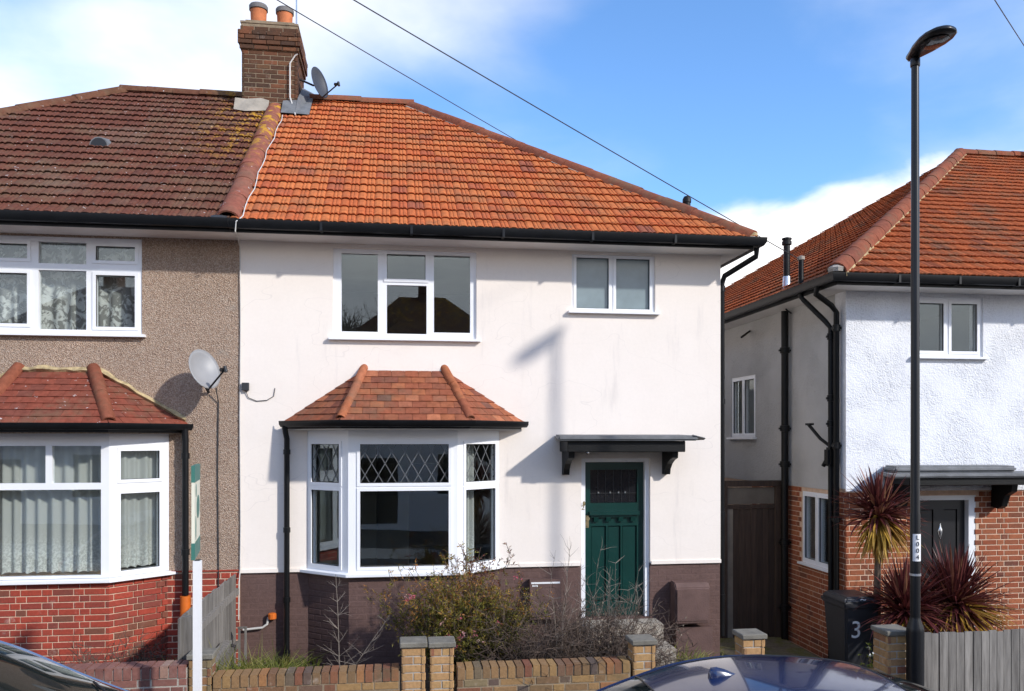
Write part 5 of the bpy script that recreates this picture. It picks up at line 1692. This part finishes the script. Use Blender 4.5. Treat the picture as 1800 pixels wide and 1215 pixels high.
for c in range(28):
    p = Vector((rr.uniform(.08, 1.35), rr.uniform(-1.95, -1.55), rr.uniform(.35, 1.25)))
    if c < 16:
        p = Vector((rr.gauss(.62, .14), rr.uniform(-1.98, -1.8), rr.gauss(.62, .10)))
    elif c < 19:
        p = Vector((rr.gauss(.10, .05), rr.uniform(-1.9, -1.6), rr.gauss(1.12, .07)))
    nb = rr.randint(5, 12)
    tone = rr.random()
    for t in range(nb):
        q = p + rdir(rr) * rr.uniform(0, .045)
        for s_ in range(5):
            leafquad(fl_, q, rdir(rr, .4), rr.uniform(.010, .017), .011, min(1, max(.01, tone + rr.uniform(-.2, .2))), rr)
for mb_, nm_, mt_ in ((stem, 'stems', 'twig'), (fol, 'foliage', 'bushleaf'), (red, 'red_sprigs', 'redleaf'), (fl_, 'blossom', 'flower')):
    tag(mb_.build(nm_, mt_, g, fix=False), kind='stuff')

# brown twiggy shrubs
def twiggy(label, c, rx, ry, h, n, seed, tallp, mat='twig', seeds=0, up=.5):
    rr = random.Random(seed)
    g = thing('twiggy_shrub', label, 'shrub', (c[0], c[1], c[2]), 'bare brown shrubs behind the garden wall')
    m = MB(); sd = MB(); up_ = MB()
    for i in range(n):
        a, q = rr.uniform(0, 6.28), rr.random() ** .5
        p = Vector((c[0] + rx * .5 * q * math.cos(a), c[1] + ry * .5 * q * math.sin(a), c[2]))
        d = Vector((math.cos(a) * q * rx * 1.1, math.sin(a) * q * ry * 1.1, up + rr.random() * .5))
        pts, dd = strand(m, p, d, h * rr.uniform(.55, 1.15), .0055, 6, .09, .24, 3, rr)
        for k in (2, 3, 4, 5, 6):
            for t in range(4):
                b, e = strand(m, pts[min(k, 6)], (rdir(rr, .25) + dd * .5), rr.uniform(.10, .26), .0032, 3, .05, .4, 3, rr)
                if seeds and rr.random() < seeds and b[-1].z > c[2] + .1:
                    for s_ in range(3):
                        leafquad(sd, b[-1] + rdir(rr) * .012, rdir(rr), .02, .013, rr.random(), rr)
    for i in range(tallp):
        a = rr.uniform(0, 6.28)
        p = Vector((c[0] + rx * .5 * math.cos(a), c[1] + ry * .5 * math.sin(a), c[2] + .1))
        pts, dd = strand(up_, p, Vector((rr.uniform(-.25, .45), rr.uniform(-.2, .1), 1.2)), h * rr.uniform(1.1, 1.55), .0042, 7, .0, .12, 4, rr)
        for k in (4, 5, 6, 7):
            for t in range(3):
                strand(up_, pts[k], (dd + rdir(rr) * .9), rr.uniform(.08, .2), .0024, 3, .0, .25, 3, rr)
    tag(m.build('twigs', mat, g, fix=False), kind='stuff')
    if tallp:
        up_.build('upright_stems', 'paletwig' if mat == 'twig' else mat, g, fix=False)
    if seeds:
        sd.build('seed_heads', 'seed', g, fix=False)
twiggy('dense dark brown twiggy shrub between flowering shrub and green door', (1.74, -1.75, 0), .68, .5, 1.0, 300, 31, 8)
twiggy('bare shrub with pale seed heads in front of green door', (2.26, -1.75, 0), .36, .40, .90, 110, 33, 9, seeds=.16)
twiggy('small reddish bare shrub at the foot of red brick bay', (-2.95, -1.1, 0), .5, .3, .55, 40, 35, 0)

# bare sapling
rr = random.Random(5)
g = thing('bare_sapling', 'leafless thin sapling in front of the dark splayed bay base', 'sapling', (-.62, -1.5, 0))
m = MB()
b0 = Vector((-.60, -1.5, 0))
main, dd = strand(m, b0, (-.05, 0, 1), 1.30, .0065, 9, 0, .035, 5, rr)
side, d2 = strand(m, b0 + Vector((0, 0, .12)), (.55, 0, .9), .95, .005, 7, -.03, .06, 5, rr)
for P_, lo in ((main, 1), (side, 1)):
    for k in range(lo, len(P_) - 1):
        for t in range(4):
            sg = rr.choice((-1, 1))
            bp, be = strand(m, P_[k], Vector((sg * rr.uniform(.5, 1), rr.uniform(-.5, .5), rr.uniform(.4, 1.1))), rr.uniform(.12, .34) * (1.2 - k / len(P_)), .0024, 4, 0, .12, 3, rr)
            strand(m, bp[2], (be + rdir(rr) * .8), rr.uniform(.06, .12), .0016, 2, 0, .2, 3, rr)
m.build('branches', 'paletwig', g, fix=False)

# grass and weeds
rr = random.Random(9)
m = MB()
def blades(m, x0, x1, y0, y1, n, h0, h1, rr):
    for i in range(n):
        x, y = rr.uniform(x0, x1), rr.uniform(y0, y1)
        z = gz(x, y)
        d = Vector((rr.uniform(-.6, .6), rr.uniform(-.6, .3), 1)).normalized()
        s = Vector((d.z, rr.uniform(-.5, .5), -d.x)).normalized() * .005
        h = rr.uniform(h0, h1)
        p = Vector((x, y, z)); q = p + d * h * .6; t = q + (d + Vector((d.x * 1.2, d.y, -.5))).normalized() * h * .4
        m.add([p - s, p + s, q + s * .8, q - s * .8, t], [(0, 1, 2, 3), (3, 2, 4)], rr.random())
blades(m, -1.88, -1.05, -2.5, -1.6, 900, .45, .80, rr)
blades(m, -1.85, -.9, -1.0, -.3, 350, .12, .3, rr)
blades(m, 3.3, 4.1, -1.5, -.4, 320, .10, .32, rr)
blades(m, 4.25, 5.85, -1.2, 1.7, 1500, .03, .10, rr)
blades(m, -3.4, -2.2, -1.2, -.3, 350, .1, .3, rr)
tag(m.build('grass', 'grass', fix=False), 'yellow green grass and weeds along the front gardens', 'grass', kind='stuff')

# cordylines
def cordyline(label, c, trunk, rad_, n, seed, ndry, zr=1.0, dry=(-1.35, -.35)):
    rr = random.Random(seed)
    g = thing('cordyline', label, 'cordyline', (c[0], c[1], c[2] - trunk), 'maroon cordylines in the right front garden')
    c = Vector(c)
    if trunk > .05:
        MB().tube([c - Vector((0, 0, trunk)), c - Vector((.02, 0, trunk * .5)), c], .05, 9, True, .035).build('trunk', 'bark', g, smooth=True)
    def sword(m, d, ln, w, droop, r):
        p = c + d * .02 + Vector((rr.uniform(-.03, .03), rr.uniform(-.03, .03), rr.uniform(-.06, .05)))
        s = d.cross(Vector((0, 0, 1)))
        s = (s if s.length > .05 else Vector((1, 0, 0))).normalized()
        vs = []
        K = 6
        dd = d.copy()
        for k in range(K + 1):
            t = k / K
            ww = w * (.45 + 1.6 * t * (1 - t) + .2 * (1 - t)) * (1 - t ** 4) + .001
            up = s.cross(dd).normalized()
            vs += [p - s * ww, p - up * ww * .5, p + s * ww]
            p = p + dd * ln / K
            dd = (dd + Vector((0, 0, -droop * (t + .2)))).normalized()
        m.add(vs, [(3 * k + j, 3 * k + j + 1, 3 * k + 4 + j, 3 * k + 3 + j) for k in range(K) for j in (0, 1)], r)
    a, b = MB(), MB()
    for i in range(n):
        el = rr.uniform(-.35, 1.5)
        az = rr.uniform(0, 6.283)
        d = Vector((math.cos(az) * math.cos(el), math.sin(az) * math.cos(el), math.sin(el) * zr))
        sword(a, d.normalized(), rad_ * rr.uniform(.7, 1.15), rr.uniform(.013, .024), rr.choice((0, .05, .14, .32, .5)) * rr.uniform(.5, 1.2) * (1.0 if el < 1.0 else .25), min(1, max(.01, rr.gauss(.5, .25))))
    for i in range(ndry):
        el = rr.uniform(*dry)
        az = rr.uniform(3.3, 6.4)
        d = Vector((math.cos(az) * math.cos(el), math.sin(az) * math.cos(el), math.sin(el)))
        sword(b, d.normalized(), rad_ * rr.uniform(.7, 1.1), rr.uniform(.014, .024), rr.uniform(.05, .22), rr.random())
    tag(a.build('leaves', 'cordred', g, fix=False), kind='stuff')
    tag(b.build('dry_leaves', 'cordyellow', g, fix=False), kind='stuff')
cordyline('tall maroon cordyline on a trunk above the wheelie bin', (5.965, -.80, 1.79), 2.2, .58, 260, 41, 190, 1.0, (-1.5, -.4))
cordyline('large maroon cordyline clump in front of black door', (6.86, -1.0, .67), 1.07, .73, 420, 42, 130, 1.1, (-.75, .1))
cordyline('dark cordyline clump behind the lamp post by the bin', (6.10, -1.15, .65), 1.05, .64, 330, 43, 12)
# little white-flowered plant in front of the bin
rr = random.Random(77)
g = thing('flowering_plant', 'small white flowered plant against the wheelie bin', 'plant', (5.50, -1.45, -.38))
a, b, s3 = MB(), MB(), MB()
for i in range(26):
    pts, dd = strand(s3, (5.56 + rr.uniform(-.05, .05), -1.35, -.38), (rr.uniform(-.25, .25), rr.uniform(-.2, .2), 1), rr.uniform(.30, .70), .004, 5, 0, .12, 3, rr)
    for k in range(1, 6):
        for t in range(4):
            leafquad(a, pts[k], rdir(rr), rr.uniform(.03, .06), .02, rr.random() * .5, rr)
    if i % 2 == 0:
        for t in range(6):
            leafquad(b, pts[-1], rdir(rr, .3), .028, .024, rr.random(), rr)
s3.build('stems', 'twig', g, fix=False); a.build('leaves', 'grass', g, fix=False); b.build('flowers', 'whiteflower', g, fix=False)

# ================================================================== across the road (seen mirrored in the window panes)
def opposite(label, x0, x1, y1, ez, rz, wall, seed):
    g = thing('opposite_house', label, 'house', ((x0 + x1) / 2, y1 - 3.5, -.2), 'houses across the road')
    y0 = y1 - 7.5
    # front faces +y
    o, u = (x1, y1), (-1, 0)
    w = x1 - x0
    hs = [(w * .10, w * .42, 3.6, 4.8), (w * .62, w * .9, 3.6, 4.8), (w * .08, w * .46, .9, 2.3), (w * .64, w * .84, 0, 2.1)]
    m = MB().slab(o, u, (0, w, -.4, ez), hs, -.25, 0).box(x0, x0 + .25, y0, y1 - .251, -.4, ez).box(x1 - .25, x1, y0, y1 - .251, -.4, ez).box(x0 + .251, x1 - .251, y0, y0 + .25, -.4, ez)
    m.build('wall', wall, g)
    for h in hs[:3]:
        window(g, o, u, h, inset(h, 3, .06, .08), 'carglass', depth=(-.1, -.03))
    MB().slab(o, u, hs[3], [(hs[3][0] + .1, hs[3][1] - .1, 1.5, 1.95)], -.15, -.08).build('door', 'doorblack', g)
    e, k = .4, min((x1 - x0) / 2 - .45, 3.9)
    ym = (y0 + y1) / 2
    P = [(x0 - e, y0 - e, ez), (x1 + e, y0 - e, ez), (x1 + e, y1 + e, ez), (x0 - e, y1 + e, ez), (x0 - e + k, ym, rz), (x1 + e - k, ym, rz)]
    MB().add(P, [(0, 1, 5, 4), (2, 3, 4, 5), (1, 2, 5), (3, 0, 4), (3, 2, 1, 0)]).build('roof', 'tile_left', g)
    c = MB().box((x0 + x1) / 2 - .2, (x0 + x1) / 2 + .3, ym - .4, ym + .4, rz - .8, rz + .55).build('chimney', 'brick_chim', g)
opposite('brown roofed house across the road mirrored in the bedroom window', -2.4, 4.3, -17, 5.1, 8.05, 'rough', 1)
opposite('brown roofed house across the road beyond the bare tree', -14, -6.2, -17, 5.1, 8.2, 'rough', 2)
opposite('brown roofed house across the road to the far right', 7.6, 15.5, -17, 5.0, 8.0, 'pebble', 3)
rr = random.Random(55)
T = thing('street_tree', 'bare branched tree across the road mirrored in the bedroom window', 'tree', (-1.35, -14.3, -.2))
tr, cr = MB(), MB()
trunk, dd = strand(tr, (-1.35, -14.3, -.3), (0, 0, 1), 3.6, .14, 5, 0, .06, 8, rr)
def limb(p, d, ln, r, lv):
    pts, e = strand(cr, p, d, ln, r, 4, 0, .16, 4, rr)
    if lv:
        for k in range(1, 5):
            for t in range(2):
                limb(pts[k], (e + rdir(rr, .3) * .9), ln * rr.uniform(.45, .65), r * .5, lv - 1)
for i in range(6):
    limb(trunk[-1 if i < 3 else -2], (rr.uniform(-.8, .8), rr.uniform(-.8, .8), 1), rr.uniform(1.6, 2.4), .055, 3)
tr.build('trunk', 'bark', T, smooth=True, fix=False)
cr.build('crown', 'bark', T, fix=False)
